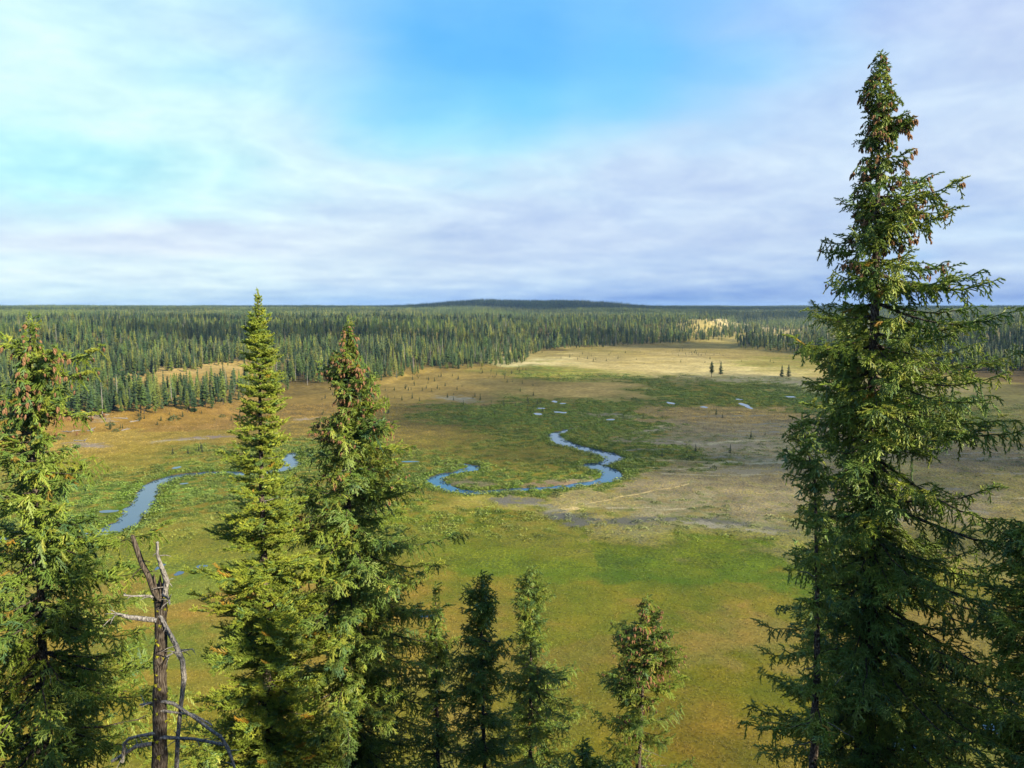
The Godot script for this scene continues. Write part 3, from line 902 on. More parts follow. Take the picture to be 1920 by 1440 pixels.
# name in CONIFERS -> node name, label, category, style and look
func near_conifer(d: Dictionary, key: String, called: String, label: String, style: String, tints: Array, density: float, fill: float, seed_n: int, group := "") -> Node3D:
	var r := rng_of(seed_n)
	var shape: Array = d.shape
	var stem: Array = d.stem
	var z: float = d.z
	var top := Vector3(stem[0][0], stem[0][1], z)
	var low: Array = stem[-1]
	var ground := land_height(low[0], z)
	var base := Vector3(low[0] + (low[0] - stem[-2][0]) * 0.4, ground - 0.15, z)
	var tall := top.y - base.y
	var o := Node3D.new()
	o.name = numbered(called)
	o.position = base
	add_child(o)
	tag(o, label, "tree", group)
	# trunk
	var pts := [Vector3.ZERO]
	var radii := []
	for i in range(stem.size() - 1, -1, -1):
		pts.append(Vector3(stem[i][0], stem[i][1], z) - base)
	for p in pts:
		var down: float = tall - p.y
		radii.append(0.008 + down * (0.0105 if key != "cone_spruce" else 0.0145))
	var fine := []
	var fine_r := []
	for i in pts.size() - 1:
		for q in 5:
			fine.append(pts[i].lerp(pts[i + 1], q / 5.0) + Vector3(r.randf_range(-0.012, 0.012), 0, r.randf_range(-0.012, 0.012)))
			fine_r.append(lerpf(radii[i], radii[i + 1], q / 5.0) * r.randf_range(0.94, 1.06))
	fine.append(pts[-1])
	fine_r.append(0.006)
	var tv := PackedVector3Array()
	var tn := PackedVector3Array()
	tube(tv, tn, fine, fine_r, 11)
	put("trunk", make_mesh([[tv, null, tn, bark("stem_bark")]]), o)
	# limbs in loose whorls, as long as the crown reaches on their side
	var sizes := [0.14, 0.26, 0.45, 0.75, 1.15, 1.6, 2.1, 2.7]
	var y := tall - 0.05
	var lowest: float = maxf(1.2, shape[-1][0] - base.y - 1.6)
	var count := 0
	var turn := r.randf() * TAU
	# as many whorls as keep the tree under three hundred limbs
	var want := 0.0
	var yy0 := y
	while yy0 > lowest:
		want += (3.0 if tall - yy0 < 0.6 else 5.0) * (density if tall - yy0 > 1.0 else 1.0)
		yy0 -= lerpf(0.075, 0.25, smoothstep(0.0, 4.5, tall - yy0))
	var spread := maxf(1.0 if tall > 9.7 else 1.2, want / 284.0)
	while y > lowest and count < 295:
		var down := tall - y
		var h := y + base.y
		var k := 0
		while k < shape.size() - 2 and shape[k + 1][0] > h:
			k += 1
		var t := clampf((shape[k][0] - h) / (shape[k][0] - shape[k + 1][0]), 0.0, 1.0)
		var reach_l := lerpf(shape[k][1], shape[k + 1][1], t)
		var reach_r := lerpf(shape[k][2], shape[k + 1][2], t)
		var j := 0
		while j < fine.size() - 2 and fine[j + 1].y < y:
			j += 1
		var on: Vector3 = fine[j].lerp(fine[j + 1], clampf((y - fine[j].y) / (fine[j + 1].y - fine[j].y), 0.0, 1.0))
		var many := 3 if down < 0.6 else r.randi_range(4, 6)
		for q in many:
			turn += TAU / many + r.randf_range(-0.35, 0.35)
			var c := cos(turn)
			var along := (reach_l if c < 0.0 else reach_r)
			var mean := (reach_l + reach_r) * 0.5
			var l := fill * (lerpf(0.82, 1.30, smoothstep(1.5, 6.0, down)) if tall > 9.9 else 1.0) * lerpf(minf(mean, 1.9), along, pow(absf(c), 0.35)) * (r.randf_range(0.80, 1.08) if r.randf() < 0.62 else r.randf_range(0.35, 0.8))
			l = clampf(l, 0.09, 3.3)
			if r.randf() > density and l > 0.4:
				continue
			var si := 0
			while si < sizes.size() - 1 and absf(sizes[si + 1] - l) < absf(sizes[si] - l):
				si += 1
			var coned: bool = style == "coned" and down < (r.randf_range(1.2, 4.4) if key != "broken_spruce" else r.randf_range(0.2, 2.2))
			var mesh := branch_mesh(sizes[si], r.randi_range(0, 2), "fir" if style == "fir" else ("coned" if coned else "spruce"))
			var lift := lerpf(0.60, 0.10, smoothstep(0.0, 0.9, down)) if down < 0.9 else lerpf(0.10, -0.30, smoothstep(0.9, 8.0, down))
			if style == "fir":
				lift += 0.12
			lift += r.randf_range(-0.14, 0.16)
			var dir := Vector3(c, lift, sin(turn)).normalized()
			var right := dir.cross(Vector3.UP).normalized()
			var upw := right.cross(dir).rotated(dir, r.randf_range(-0.35, 0.35))
			var b := Basis(dir, upw, dir.cross(upw)).scaled(Vector3.ONE * (l / sizes[si]))
			var limb := put("branch", mesh, o, Transform3D(b, on))
			limb.set_surface_override_material(0, tints[r.randi_range(0, tints.size() - 1)])
			count += 1
			if count >= 295:
				break
		y -= spread * lerpf(0.075, 0.25, smoothstep(0.0, 4.5, down)) * r.randf_range(0.75, 1.25)
	# the one long limb that reaches out to the right below the broken top
	if key == "broken_spruce":
		for e in [[0.52, 1.05, 0.10], [0.70, 0.95, -0.05], [1.25, 1.0, -0.12], [0.40, 0.55, 0.5], [3.1, 2.05, 0.02], [3.6, 1.75, -0.08], [4.5, 1.6, -0.15], [5.4, 1.75, -0.2], [6.2, 1.6, -0.2], [4.0, 1.3, -0.2]]:
			var dir := Vector3(1.0 if e[0] != 0.40 else -1.0, e[2], 0.12).normalized()
			var side := dir.cross(Vector3.UP).normalized()
			var size: float = 2.1 if e[1] > 1.9 else (1.6 if e[1] > 1.2 else (1.15 if e[1] > 0.6 else 0.45))
			var limb := put("branch", branch_mesh(size, 1, "coned" if e[0] < 2.0 else "spruce"), o, Transform3D(Basis(dir, side.cross(dir), dir.cross(side.cross(dir))).scaled(Vector3.ONE * e[1] / size), Vector3(fine[-1].x, tall - e[0], fine[-1].z)))
			limb.set_surface_override_material(0, tints[1])
	# the leader shoot
	var lead := put("branch", branch_mesh(0.26, 1, "fir" if style == "fir" else "spruce"), o, Transform3D(Basis(Vector3(0.04, 1, 0).normalized(), Vector3(-1, 0.04, 0).normalized(), Vector3(0, 0, 1)), fine[-1] - Vector3(0, 0.26 if key == "cone_spruce" else 0.13, 0)))
	lead.set_surface_override_material(0, tints[0])
	# dead twigs on the shaded lower stem
	for q in 16:
		var a := r.randf() * TAU
		var yy := r.randf_range(lowest, tall * 0.86)
		var j := 0
		while j < fine.size() - 2 and fine[j + 1].y < yy:
			j += 1
		var p: Vector3 = fine[j]
		var l := r.randf_range(0.3, 1.0) * minf(1.0, (tall - yy) * 0.25)
		var line := [p]
		var rr := [0.012]
		for s in 4:
			p += Vector3(cos(a), r.randf_range(-0.3, 0.35), sin(a)).rotated(Vector3.UP, r.randf_range(-0.3, 0.3)) * l / 4.0
			line.append(p)
			rr.append(0.010 - s * 0.0022)
		var dv := PackedVector3Array()
		var dn := PackedVector3Array()
		tube(dv, dn, line, rr, 4)
		put("dead_twig", make_mesh([[dv, null, dn, bark("bleached_wood")]]), o)
	return o


func build_snag() -> void:
	var r := rng_of(44)
	var low: Array = SNAG_STEM[-1]
	var z := -9.0
	var ground := land_height(low[0], z)
	var o := Node3D.new()
	o.name = numbered("dead_snag")
	o.position = Vector3(low[0], ground - 0.1, z)
	add_child(o)
	tag(o, "dead broken-topped snag with shedding bark, yellow lichen and bare grey limbs", "snag")
	var v := PackedVector3Array()
	var n := PackedVector3Array()
	var pts := [Vector3.ZERO]
	var radii := [0.17]
	for i in range(SNAG_STEM.size() - 1, -1, -1):
		for q in 4:
			var a: Array = SNAG_STEM[i]
			var b: Array = SNAG_STEM[maxi(i - 1, 0)]
			if i == 0 and q > 0:
				break
			pts.append(Vector3(lerpf(a[0], b[0], q / 4.0) + r.randf_range(-0.006, 0.006), lerpf(a[1], b[1], q / 4.0), z) - o.position)
			radii.append(lerpf(a[2], b[2], q / 4.0) * r.randf_range(0.60, 0.76))
	tube(v, n, pts, radii, 12)
	# splintered top
	for k in 6:
		var a := TAU * k / 6.0
		var p: Vector3 = pts[-1] + Vector3(cos(a), 0, sin(a)) * 0.06
		tube(v, n, [p - Vector3(0, 0.1, 0), p + Vector3(cos(a) * 0.01, r.randf_range(0.05, 0.2), sin(a) * 0.01)], [0.035, 0.006], 4)
	put("trunk", make_mesh([[v, null, n, bark("snag_bark")]]), o)
	var at := 0
	for limb in SNAG_LIMBS:
		at += 1
		var lv := PackedVector3Array()
		var ln := PackedVector3Array()
		var lp := []
		var lr := []
		var dz := r.randf_range(-0.25, 0.2)
		for i in limb.size():
			var w := smoothstep(0.0, 1.0, float(i) / (limb.size() - 1))
			lp.append(Vector3(limb[i][0], limb[i][1], z + dz * w + 0.05) - o.position)
			lr.append(limb[i][2] * 0.8 * r.randf_range(0.85, 1.15))
		tube(lv, ln, lp, lr, 7)
		for q in 5:
			var i := r.randi_range(0, limb.size() - 2)
			var p: Vector3 = lp[i].lerp(lp[i + 1], r.randf())
			var d := Vector3(r.randf_range(-1, 1), r.randf_range(-0.6, 0.8), r.randf_range(-1, 1)).normalized() * r.randf_range(0.05, 0.2)
			tube(lv, ln, [p, p + d * 0.6, p + d + Vector3(0, -0.02, 0)], [0.007, 0.005, 0.002], 4)
		put("limb", make_mesh([[lv, null, ln, bark("bleached_wood" if at > 1 else "snag_bark")]]), o)
	# tufts of wolf lichen clinging to the bark
	var lichen := mat("wolf_lichen", lin(0.26, 0.26, 0.02), 0.95, 0.1)
	for k in 34:
		var f := r.randf_range(2.0, pts.size() - 1.5)
		var i := int(f)
		var a := r.randf_range(-0.4, PI + 0.4)
		var c: Vector3 = pts[i].lerp(pts[i + 1], f - i) + Vector3(cos(a), 0, sin(a)) * radii[i]
		var tv := PackedVector3Array()
		for q in 26:
			var d := Vector3(r.randf_range(-1, 1), r.randf_range(-1, 0.8), r.randf_range(-1, 1)).normalized()
			var s := d.cross(Vector3(0.2, 0.9, 0.3)).normalized() * 0.005
			tv.append_array([c + s, c + d * r.randf_range(0.015, 0.04), c - s])
		put("lichen_tuft", make_mesh([[tv, null, null, lichen]]), o)


# ------------------------------------------------------------------ forest
func spray_crown(v: PackedVector3Array, c: PackedColorArray, at: Vector3, h: float, wide: float, bare: float, levels: int, sprays: int, power: float, r: RandomNumberGenerator) -> void:
	for i in levels:
		var t := (i + r.randf_range(-0.3, 0.3)) / levels
		var y := h * (bare + (1.0 - bare) * t)
		for k in sprays:
			var a := TAU * (k + r.randf()) / sprays
			var l := (wide * pow(clampf(1.0 - t, 0.0, 1.0), power) + 0.10) * r.randf_range(0.55, 1.2)
			if t < 0.12:
				l *= 0.55 + t * 3.0
			var w := 0.26 * l + 0.10
			var out := Vector3(cos(a), 0, sin(a))
			var side := Vector3(-sin(a), 0, cos(a)) * w
			var yy := y + r.randf_range(-0.2, 0.2)
			var b := at + Vector3(0, yy, 0)
			var mid := b + out * l * 0.55 + Vector3(0, -0.05 * l, 0)
			var tip := b + out * l + Vector3(0, r.randf_range(-0.45, 0.05) * l, 0)
			var up := Vector3(0, r.randf_range(0.10, 0.22) * h / levels + 0.08, 0)
			v.append_array([b + up * 1.6, tip, mid + side - up, b + up * 1.6, mid - side - up, tip])
			var s := r.randf_range(0.55, 1.4)
			var cc := Color(s, s * r.randf_range(0.94, 1.06), s)
			for q in 6:
				c.append(cc)
	var top := at + Vector3(0, h, 0)
	for k in 3:
		var a := TAU * k / 3.0
		v.append_array([top + Vector3(0, 0.3, 0), top + Vector3(cos(a) * 0.14, -h * 0.06, sin(a) * 0.14), top + Vector3(cos(a + 2.1) * 0.14, -h * 0.06, sin(a + 2.1) * 0.14)])
		for q in 3:
			c.append(Color(1, 1, 1))


var wood_tints := []
var crown_meshes := []
var stem_meshes := []
var whole_meshes := []
var dead_mesh: ArrayMesh


func make_forest_meshes() -> void:
	var kinds := [[12.0, 1.75, 0.10, 18, 9, 0.85], [14.0, 1.45, 0.14, 20, 8, 0.8], [10.5, 2.2, 0.06, 15, 10, 0.95], [12.5, 1.9, 0.30, 14, 10, 0.42], [8.5, 1.75, 0.05, 13, 9, 0.8]]
	var cm := leafy("forest_needles", Color.WHITE, 0.45)
	var wm := bark("limb_bark")
	var at := 0
	for k in kinds:
		at += 1
		var r := rng_of(900 + at)
		var v := PackedVector3Array()
		var c := PackedColorArray()
		spray_crown(v, c, Vector3.ZERO, k[0], k[1], k[2], k[3], k[4], k[5], r)
		var tv := PackedVector3Array()
		var tn := PackedVector3Array()
		tube(tv, tn, [Vector3(0, -0.4, 0), Vector3(0.04, k[0] * 0.5, 0), Vector3(0, k[0] * 0.97, 0)], [0.16, 0.10, 0.02], 5)
		crown_meshes.append(make_mesh([[v, c, null, cm]]))
		stem_meshes.append(make_mesh([[tv, null, tn, wm]]))
		whole_meshes.append(make_mesh([[v, c, null, cm], [tv, null, tn, wm]]))
	var r := rng_of(77)
	var dv := PackedVector3Array()
	var dn := PackedVector3Array()
	tube(dv, dn, [Vector3(0, -0.4, 0), Vector3(0.05, 6.0, 0), Vector3(0, 12.0, 0.1)], [0.17, 0.12, 0.03], 5)
	for q in 46:
		var a := r.randf() * TAU
		var y := r.randf_range(2.0, 11.5)
		var l := r.randf_range(0.4, 1.1) * (1.15 - y / 13.0)
		tube(dv, dn, [Vector3(0, y, 0), Vector3(cos(a) * l, y + r.randf_range(-0.35, 0.1), sin(a) * l)], [0.035, 0.012], 3)
	dead_mesh = make_mesh([[dv, null, dn, bark("bleached_wood")]])
	# base colours of the living trees, from yellow pine to blue spruce
	wood_tints = [Color(0.096, 0.136, 0.026), Color(0.054, 0.094, 0.025), Color(0.027, 0.056, 0.022), Color(0.130, 0.150, 0.031), Color(0.054, 0.080, 0.031)]


func spread_copies(called: String, mesh: Mesh, at: Array, tints: Array, label: String, category: String) -> void:
	if at.is_empty():
		return
	var mm := MultiMesh.new()
	mm.transform_format = MultiMesh.TRANSFORM_3D
	mm.use_colors = true
	mm.mesh = mesh
	mm.instance_count = at.size()
	for i in at.size():
		mm.set_instance_transform(i, at[i])
		mm.set_instance_color(i, tints[i])
	var o := MultiMeshInstance3D.new()
	o.name = numbered(called)
	o.multimesh = mm
	add_child(o)
	tag(o, label, category, "", "stuff")


func build_forest() -> void:
	make_forest_meshes()
	var r := rng_of(2024)
	var spots := []          # [r, x, z, depth behind the edge]
	for band in [[290.0, 620.0, 4.6], [620.0, 1000.0, 5.6], [1000.0, 1500.0, 6.8]]:
		var step: float = band[2]
		var far: float = band[1]
		var x := -far * 0.72
		while x < far * 0.72:
			var z := -200.0
			while z > -far:
				var px := x + r.randf_range(-0.55, 0.55) * step
				var pz := z + r.randf_range(-0.55, 0.55) * step
				z -= step
				var rr := sqrt(px * px + pz * pz)
				if rr < band[0] or rr >= far or absf(px) > -pz * 0.80 + 20.0:
					continue
				var w := wooded(px, pz)
				if broad.get_noise_2d(px * 5.0 + 50.0, pz * 5.0) < -0.28 and r.randf() < 0.7:
					continue
				if w < 1.0 and r.randf() > w:
					continue
				spots.append([rr, px, pz, rr - looked_up(EDGE, rad_to_deg(atan2(px, -pz)))])
			x += step
	spots.sort_custom(func(a, b): return a[0] + a[3] * 6.0 < b[0] + b[3] * 6.0)
	var places := []
	var tints := []
	for k in 6:
		places.append([])
		tints.append([])
	var singles := 0
	for s in spots:
		var x: float = s[1]
		var z: float = s[2]
		var h := land_height(x, z)
		var which := r.randi_range(0, 4)
		var patch := broad.get_noise_2d(x * 2.0, z * 2.0)
		var grow := r.randf_range(0.5, 1.12) * (0.95 + 0.35 * patch)
		if s[3] < 14.0:
			grow *= r.randf_range(0.7, 1.0)
		var basis := Basis(Vector3.UP, r.randf() * TAU).scaled(Vector3.ONE * grow * Vector3(r.randf_range(0.75, 1.35), 1.0, r.randf_range(0.75, 1.35)))
		var tint: Color = wood_tints[clampi(int(2.2 + patch * 3.0 + r.randf_range(-1.8, 1.8)), 0, 4)] if r.randf() > 0.2 else wood_tints[r.randi_range(0, 4)]
		tint *= r.randf_range(0.55, 1.45)
		var dead := r.randf() < 0.055
		var t := Transform3D(basis, Vector3(x, h, z))
		var az := rad_to_deg(atan2(x, -z))
		if singles < 285 and absf(az) < 33.0 and not dead:
			singles += 1
			edge_tree(t, which, r, az, s[0])
			continue
		places[5 if dead else which].append(t)
		tints[5 if dead else which].append(Color.WHITE if dead else tint)
	for k in 5:
		spread_copies("forest", whole_meshes[k], places[k], tints[k], ["dense mixed conifer forest covering the plateau behind the meadow", "tall slim conifers massed through the forest", "broad bushy conifers massed through the forest", "bare-stemmed pines massed through the forest", "short young conifers massed through the forest"][k], "forest")
	spread_copies("forest", dead_mesh, places[5], tints[5], "grey dead standing trunks scattered through the forest", "forest")
	# the far wood: knots of nine trees
	var knots := []
	var cm := leafy("forest_needles", Color.WHITE, 0.45)
	for q in 3:
		var v := PackedVector3Array()
		var c := PackedColorArray()
		for k in 10:
			spray_crown(v, c, Vector3(r.randf_range(-15, 15), r.randf_range(-1.0, 0.5), r.randf_range(-15, 15)), r.randf_range(11.0, 17.0), r.randf_range(1.5, 2.1), 0.06, 9, 5, 0.8, r)
		knots.append(make_mesh([[v, c, null, cm]]))
	var far_at := [[], [], []]
	var far_tint := [[], [], []]
	for band in [[1500.0, 2600.0, 19.0], [2600.0, 4200.0, 25.0], [4200.0, 8600.0, 48.0]]:
		var step: float = band[2]
		var far: float = band[1]
		var x := -far * 0.72
		while x < far * 0.72:
			var z := -900.0
			while z > -far:
				var px := x + r.randf_range(-0.5, 0.5) * step
				var pz := z + r.randf_range(-0.5, 0.5) * step
				z -= step
				var rr := sqrt(px * px + pz * pz)
				if rr < band[0] or rr >= far or absf(px) > -pz * 0.80 or wooded(px, pz) < r.randf():
					continue
				var k := r.randi_range(0, 2)
				var g := r.randf_range(0.85, 1.2)
				var wide := 1.0 if far < 4000.0 else (1.15 if far < 5000.0 else 1.9)
				var patch := broad.get_noise_2d(px * 0.7, pz * 0.7)
				far_at[k].append(Transform3D(Basis(Vector3.UP, r.randf() * TAU).scaled(Vector3(wide, g, wide)), Vector3(px, land_height(px, pz), pz)))
				far_tint[k].append(wood_tints[clampi(int(2.0 + patch * 4.0 + r.randf_range(-1.0, 1.0)), 0, 4)] * r.randf_range(0.8, 1.25))
			x += step
	for k in 3:
		spread_copies("distant_forest", knots[k], far_at[k], far_tint[k], ["distant dark conifer forest running to the horizon", "distant conifers on the rounded hill and beyond", "hazy conifers along the far skyline"][k], "forest")


func edge_tree(t: Transform3D, which: int, r: RandomNumberGenerator, az: float, dist: float) -> void:
	var o := Node3D.new()
	o.name = numbered("forest_conifer")
	o.transform = Transform3D(Basis(), t.origin)
	add_child(o)
	var paint := r.randi_range(0, 7)
	var tone: String = ["mid green", "green", "dark green", "yellow-green", "grey-green"][paint % 5]
	var build: String = ["", "slim ", "bushy ", "bare-stemmed ", "young "][which]
	var tall: String = "tall " if t.basis.y.length() > 0.95 else ("short " if t.basis.y.length() < 0.68 else "")
	var where := "at the front edge of the central forest"
	var group := "conifers along the central forest edge"
	if az < -24.0:
		where = "on the bluff behind the ragged spruce"
		group = "conifers on the left bank"
	elif az < -17.0:
		where = "in the row before the small tan clearing"
		group = "conifers before the small clearing"
	elif az < -7.0:
		where = "at the forest corner behind the broad spruce"
		group = "conifers at the forest corner"
	elif az > 15.0:
		where = "at the forest edge behind the tallest spruce"
		group = "conifers behind the tallest spruce"
	elif az > 1.2:
		where = "at the forest edge behind the sunlit meadow"
		group = "conifers behind the sunlit meadow"
	tag(o, "%s%s%s conifer %s" % [tall, build, tone, where], "tree", group)
	put("trunk", stem_meshes[which], o, Transform3D(t.basis, Vector3.ZERO))
	var crown := put("crown", crown_meshes[which], o, Transform3D(t.basis, Vector3.ZERO))
	crown.set_surface_override_material(0, crown_paint(paint))


func crown_paint(k: int) -> StandardMaterial3D:
	var t: Color = wood_tints[k % 5] * (0.85 + 0.1 * (k / 2))
	return leafy("conifer_green_%d" % k, Color(t.r, t.g, t.b).linear_to_srgb(), 0.45)


# ------------------------------------------------------------------ the meadow's plants
func lone_tree(called: String, x: float, z: float, h: float, which: int, label: String, group := "") -> void:
	var o := Node3D.new()
	o.name = numbered(called)
	o.position = Vector3(x, land_height(x, z), z)
	add_child(o)
	tag(o, label, "tree", group)
	var full: float = [12.0, 14.0, 10.5, 12.5, 8.5][which]
	var b := Basis(Vector3.UP, x).scaled(Vector3(h / full * 1.35, h / full, h / full * 1.35))
	put("trunk", stem_meshes[which], o, Transform3D(b, Vector3.ZERO))
	var c := put("crown", crown_meshes[which], o, Transform3D(b, Vector3.ZERO))
	c.set_surface_override_material(0, crown_paint(2))


func build_meadow_plants() -> void:
	var r := rng_of(31)
	lone_tree("lone_pine", 113.4, -455.0, 9.2, 3, "lone pine with a bare lower stem on the sunlit tan meadow")
	lone_tree("lone_pine", 123.5, -474.0, 8.0, 2, "shorter lone pine just beside the bare-stemmed one on the tan meadow")
	lone_tree("lone_pine", 154.0, -457.0, 7.0, 2, "bushier of two small pines above the grey cut bank")
	lone_tree("lone_pine", 158.5, -459.0, 7.2, 4, "slimmer of two small pines above the grey cut bank")
	# saplings
	var sv := PackedVector3Array()
	var sc := PackedColorArray()
	spray_crown(sv, sc, Vector3.ZERO, 9.0, 2.0, 0.03, 13, 8, 0.9, r)
	var paints := [leafy("sapling_green", lin(0.046, 0.060, 0.020)), leafy("sapling_dark", lin(0.028, 0.040, 0.017))]
	var sap := make_mesh([[sv, sc, null, paints[0]]])
	var regions := [[-85.0, 12.0, -520.0, -290.0, 120, "small dark conifer sapling scattered on the tan meadow before the central forest"], [20.0, 190.0, -760.0, -560.0, 60, "tiny conifer sapling dotted over the far sunlit meadow"], [-135.0, -85.0, -292.0, -215.0, 26, "small conifer sapling on the orange slope below the left bank"], [38.0, 95.0, -300.0, -190.0, 10, "lone dark sapling on the grey-brown flats near the creek"]]
	for g in regions:
		var n := 0
		var tries := 0
		while n < g[4] and tries < 4000:
			tries += 1
			var x := r.randf_range(g[0], g[1])
			var z := r.randf_range(g[2], g[3])
			if wooded(x, z) > 0.0 or creek_edge(x, z) < 2.0 or broad.get_noise_2d(x * 4.0, z * 3.0) < -0.05:
				continue
			n += 1
			var s := r.randf_range(0.11, 0.27)
			var o := put("conifer_sapling", sap, self, Transform3D(Basis(Vector3.UP, r.randf() * TAU).scaled(Vector3(s * 1.3, s * r.randf_range(0.9, 1.3), s * 1.3)), Vector3(x, land_height(x, z) - 0.03, z)))
			o.set_surface_override_material(0, paints[n % 2])
			tag(o, g[5], "sapling", g[5].replace("small ", "").replace("tiny ", ""))
	# bushes on the left bank
	var bush := leaf_clump(120, 0.20, 4)
	for p in [[-117.0, -276.0, 3.2, "large round green bush on the left bank below the conifers"], [-132.0, -262.0, 2.4, "tall loose bush beside grey deadfall on the left bank"], [-127.0, -255.0, 1.8, "low bush downslope of the tall loose one"], [-104.0, -286.0, 1.9, "small dark bush at the foot of the left bank trees"], [-96.0, -288.0, 2.2, "twiggy bush with bleached stems near the fir"], [-137.0, -240.0, 2.0, "bush among grey stumps at the far left"], [47.0, -208.0, 2.0, "rounded green bush on the edge of the grey flats"], [50.0, -196.0, 1.5, "low green bush beside the mud channel"], [9.2, -167.0, 1.9, "single dark upright bush on the grey flats below the creek"]]:
		var o := put("bank_bush", bush, self, Transform3D(Basis(Vector3.UP, p[0]).scaled(Vector3(p[2] * 0.75, p[2] * 0.62, p[2] * 0.75)), Vector3(p[0], land_height(p[0], p[1]) - 0.05, p[1])))
		o.set_surface_override_material(0, leafy("bush_green", lin(0.060, 0.085, 0.028)))
		tag(o, p[3], "bush", "bushes of the valley")
	for q in 12:
		var x := r.randf_range(-146.0, -124.0)
		var z := -lerpf(235.0, 282.0, r.randf())
		var turn := r.randf() * TAU
		var long := r.randf_range(1.5, 5.0)
		var lv := PackedVector3Array()
		var ln := PackedVector3Array()
		var along := Vector3(cos(turn), r.randf_range(-0.03, 0.12), sin(turn))
		tube(lv, ln, [-along * long * 0.5, Vector3(0, 0.05, 0), along * long * 0.5], [0.20, 0.17, 0.08], 6)
		for w in 4:
			var p := along * long * r.randf_range(-0.4, 0.45)
			tube(lv, ln, [p, p + Vector3(r.randf_range(-0.5, 0.5), r.randf_range(0.2, 0.9), r.randf_range(-0.5, 0.5))], [0.06, 0.02], 4)
		var log_o := put("fallen_log", make_mesh([[lv, null, ln, bark("bleached_wood")]]), self, Transform3D(Basis(), Vector3(x, land_height(x, z) + 0.14, z)))
		tag(log_o, "bleached grey log lying on the orange slope below the left bank", "log", "deadfall on the left bank")
	# willow scrub: where the marsh is green
	var scrub := [leaf_clump(34, 0.30, 1), leaf_clump(30, 0.32, 2)]
	var at := [[], []]
	var tints := [[], []]
	var tries := 0
	while tries < 90000:
		tries += 1
		var z := -lerpf(135.0, 480.0, pow(r.randf(), 0.8))
		var x := z * r.randf_range(-0.74, 0.74)
		var c := ground_at(x, z)
		var e := creek_edge(x, z)
		if e < 0.35:
			continue
		var green := c.g / maxf(c.r, 0.001)
		if green < 0.98 and not (e < 2.5 and r.randf() < 0.5):
			continue
		if wooded(x, z) > 0.0 or (green < 1.12 and r.randf() < 0.55) or near_pool(x, z):
			continue
		var s := r.randf_range(0.28, 0.62) * (1.3 if e < 3.0 else 1.0) * (1.0 + 0.0012 * -z)
		var k := tries % 2
		at[k].append(Transform3D(Basis(Vector3.UP, r.randf() * TAU).scaled(Vector3(s * 1.5, s * 0.75, s * 1.5)), Vector3(x, land_height(x, z) - 0.04, z)))
		var mixed := Color(0.096, 0.141, 0.026).lerp(Color(c.r, c.g, c.b), 0.6) * r.randf_range(0.85, 1.7)
		tints[k].append(mixed)
	for k in 2:
		spread_copies("marsh_shrubbery", scrub[k], at[k], tints[k], ["low green willow scrub spreading along the creek", "clumps of darker willow scrub through the marsh"][k], "scrub")
	# sedge and grass tufts over the open ground
	var blades := [grass_tuft(9, 1), grass_tuft(7, 2)]
	at = [[], []]
	tints = [[], []]
	for q in 150000:
		var z := -lerpf(58.0, 330.0, pow(r.randf(), 1.25))
		var x := z * r.randf_range(-0.74, 0.74)
		if creek_edge(x, z) < 0.2:
			continue
		var c := ground_at(x, z)
		if (c.b > c.r * 0.60 and r.randf() < 0.85) or near_pool(x, z):
			continue
		var s := r.randf_range(0.55, 1.1) * (0.6 + 0.004 * -z)
		var k := q % 2
		at[k].append(Transform3D(Basis(Vector3.UP, r.randf() * TAU).scaled(Vector3(s * 1.2, s * 0.5, s * 1.2)), Vector3(x, land_height(x, z) - 0.02, z)))
		tints[k].append(c * r.randf_range(1.0, 1.3))
	for k in 2:
		spread_copies("meadow_grass", blades[k], at[k], tints[k], ["green and straw-coloured sedge covering the wet meadow", "fine tufted grass through the meadow"][k], "grass")


func near_pool(x: float, z: float) -> bool:
	for p in POOLS:
		var dx: float = (x - p[0]) / (p[2] * 1.3 + 0.8)
		var dz: float = (z - p[1]) / (p[3] * 1.3 + 3.0)
		if dx * dx + dz * dz < 1.0:
			return true
	return false


func leaf_clump(n: int, leaf: float, s: int) -> ArrayMesh:
	var r := rng_of(500 + s)
	var v := PackedVector3Array()
	var c := PackedColorArray()
	for k in n:
		var a := r.randf() * TAU
		var up := r.randf()
		var out := sqrt(1.0 - up * up) * r.randf_range(0.5, 1.0)
		var p := Vector3(cos(a) * out, up * r.randf_range(0.6, 1.05), sin(a) * out)
		var d := Vector3(r.randf_range(-1, 1), r.randf_range(0.1, 1.3), r.randf_range(-1, 1)).normalized() * leaf
		var w := d.cross(Vector3(r.randf_range(-1, 1), 0.3, r.randf_range(-1, 1))).normalized() * leaf * 0.45
		v.append_array([p - d * 0.5, p + w, p + d * 0.7, p - d * 0.5, p + d * 0.7, p - w])
		var t := r.randf_range(0.7, 1.3)
		for q in 6:
			c.append(Color(t, t, t))
	return make_mesh([[v, c, null, leafy("scrub_leaves", Color.WHITE, 0.5)]])


func grass_tuft(n: int, s: int) -> ArrayMesh:
	var r := rng_of(600 + s)
	var v := PackedVector3Array()
	var c := PackedColorArray()
	for k in n:
		var a := r.randf() * TAU
		var p := Vector3(cos(a), 0, sin(a)) * r.randf_range(0.0, 0.16)
		var tip := p + Vector3(r.randf_range(-0.22, 0.22), r.randf_range(0.14, 0.36), r.randf_range(-0.22, 0.22))
		var w := Vector3(cos(a * 3.0), 0, sin(a * 3.0)) * 0.035
		v.append_array([p - w, tip, p + w])
		var t := r.randf_range(0.8, 1.25)
		c.append_array([Color(t, t, t), Color(t, t, t), Color(t, t, t)])
	return make_mesh([[v, c, null, leafy("sedge", Color.WHITE, 0.5)]])


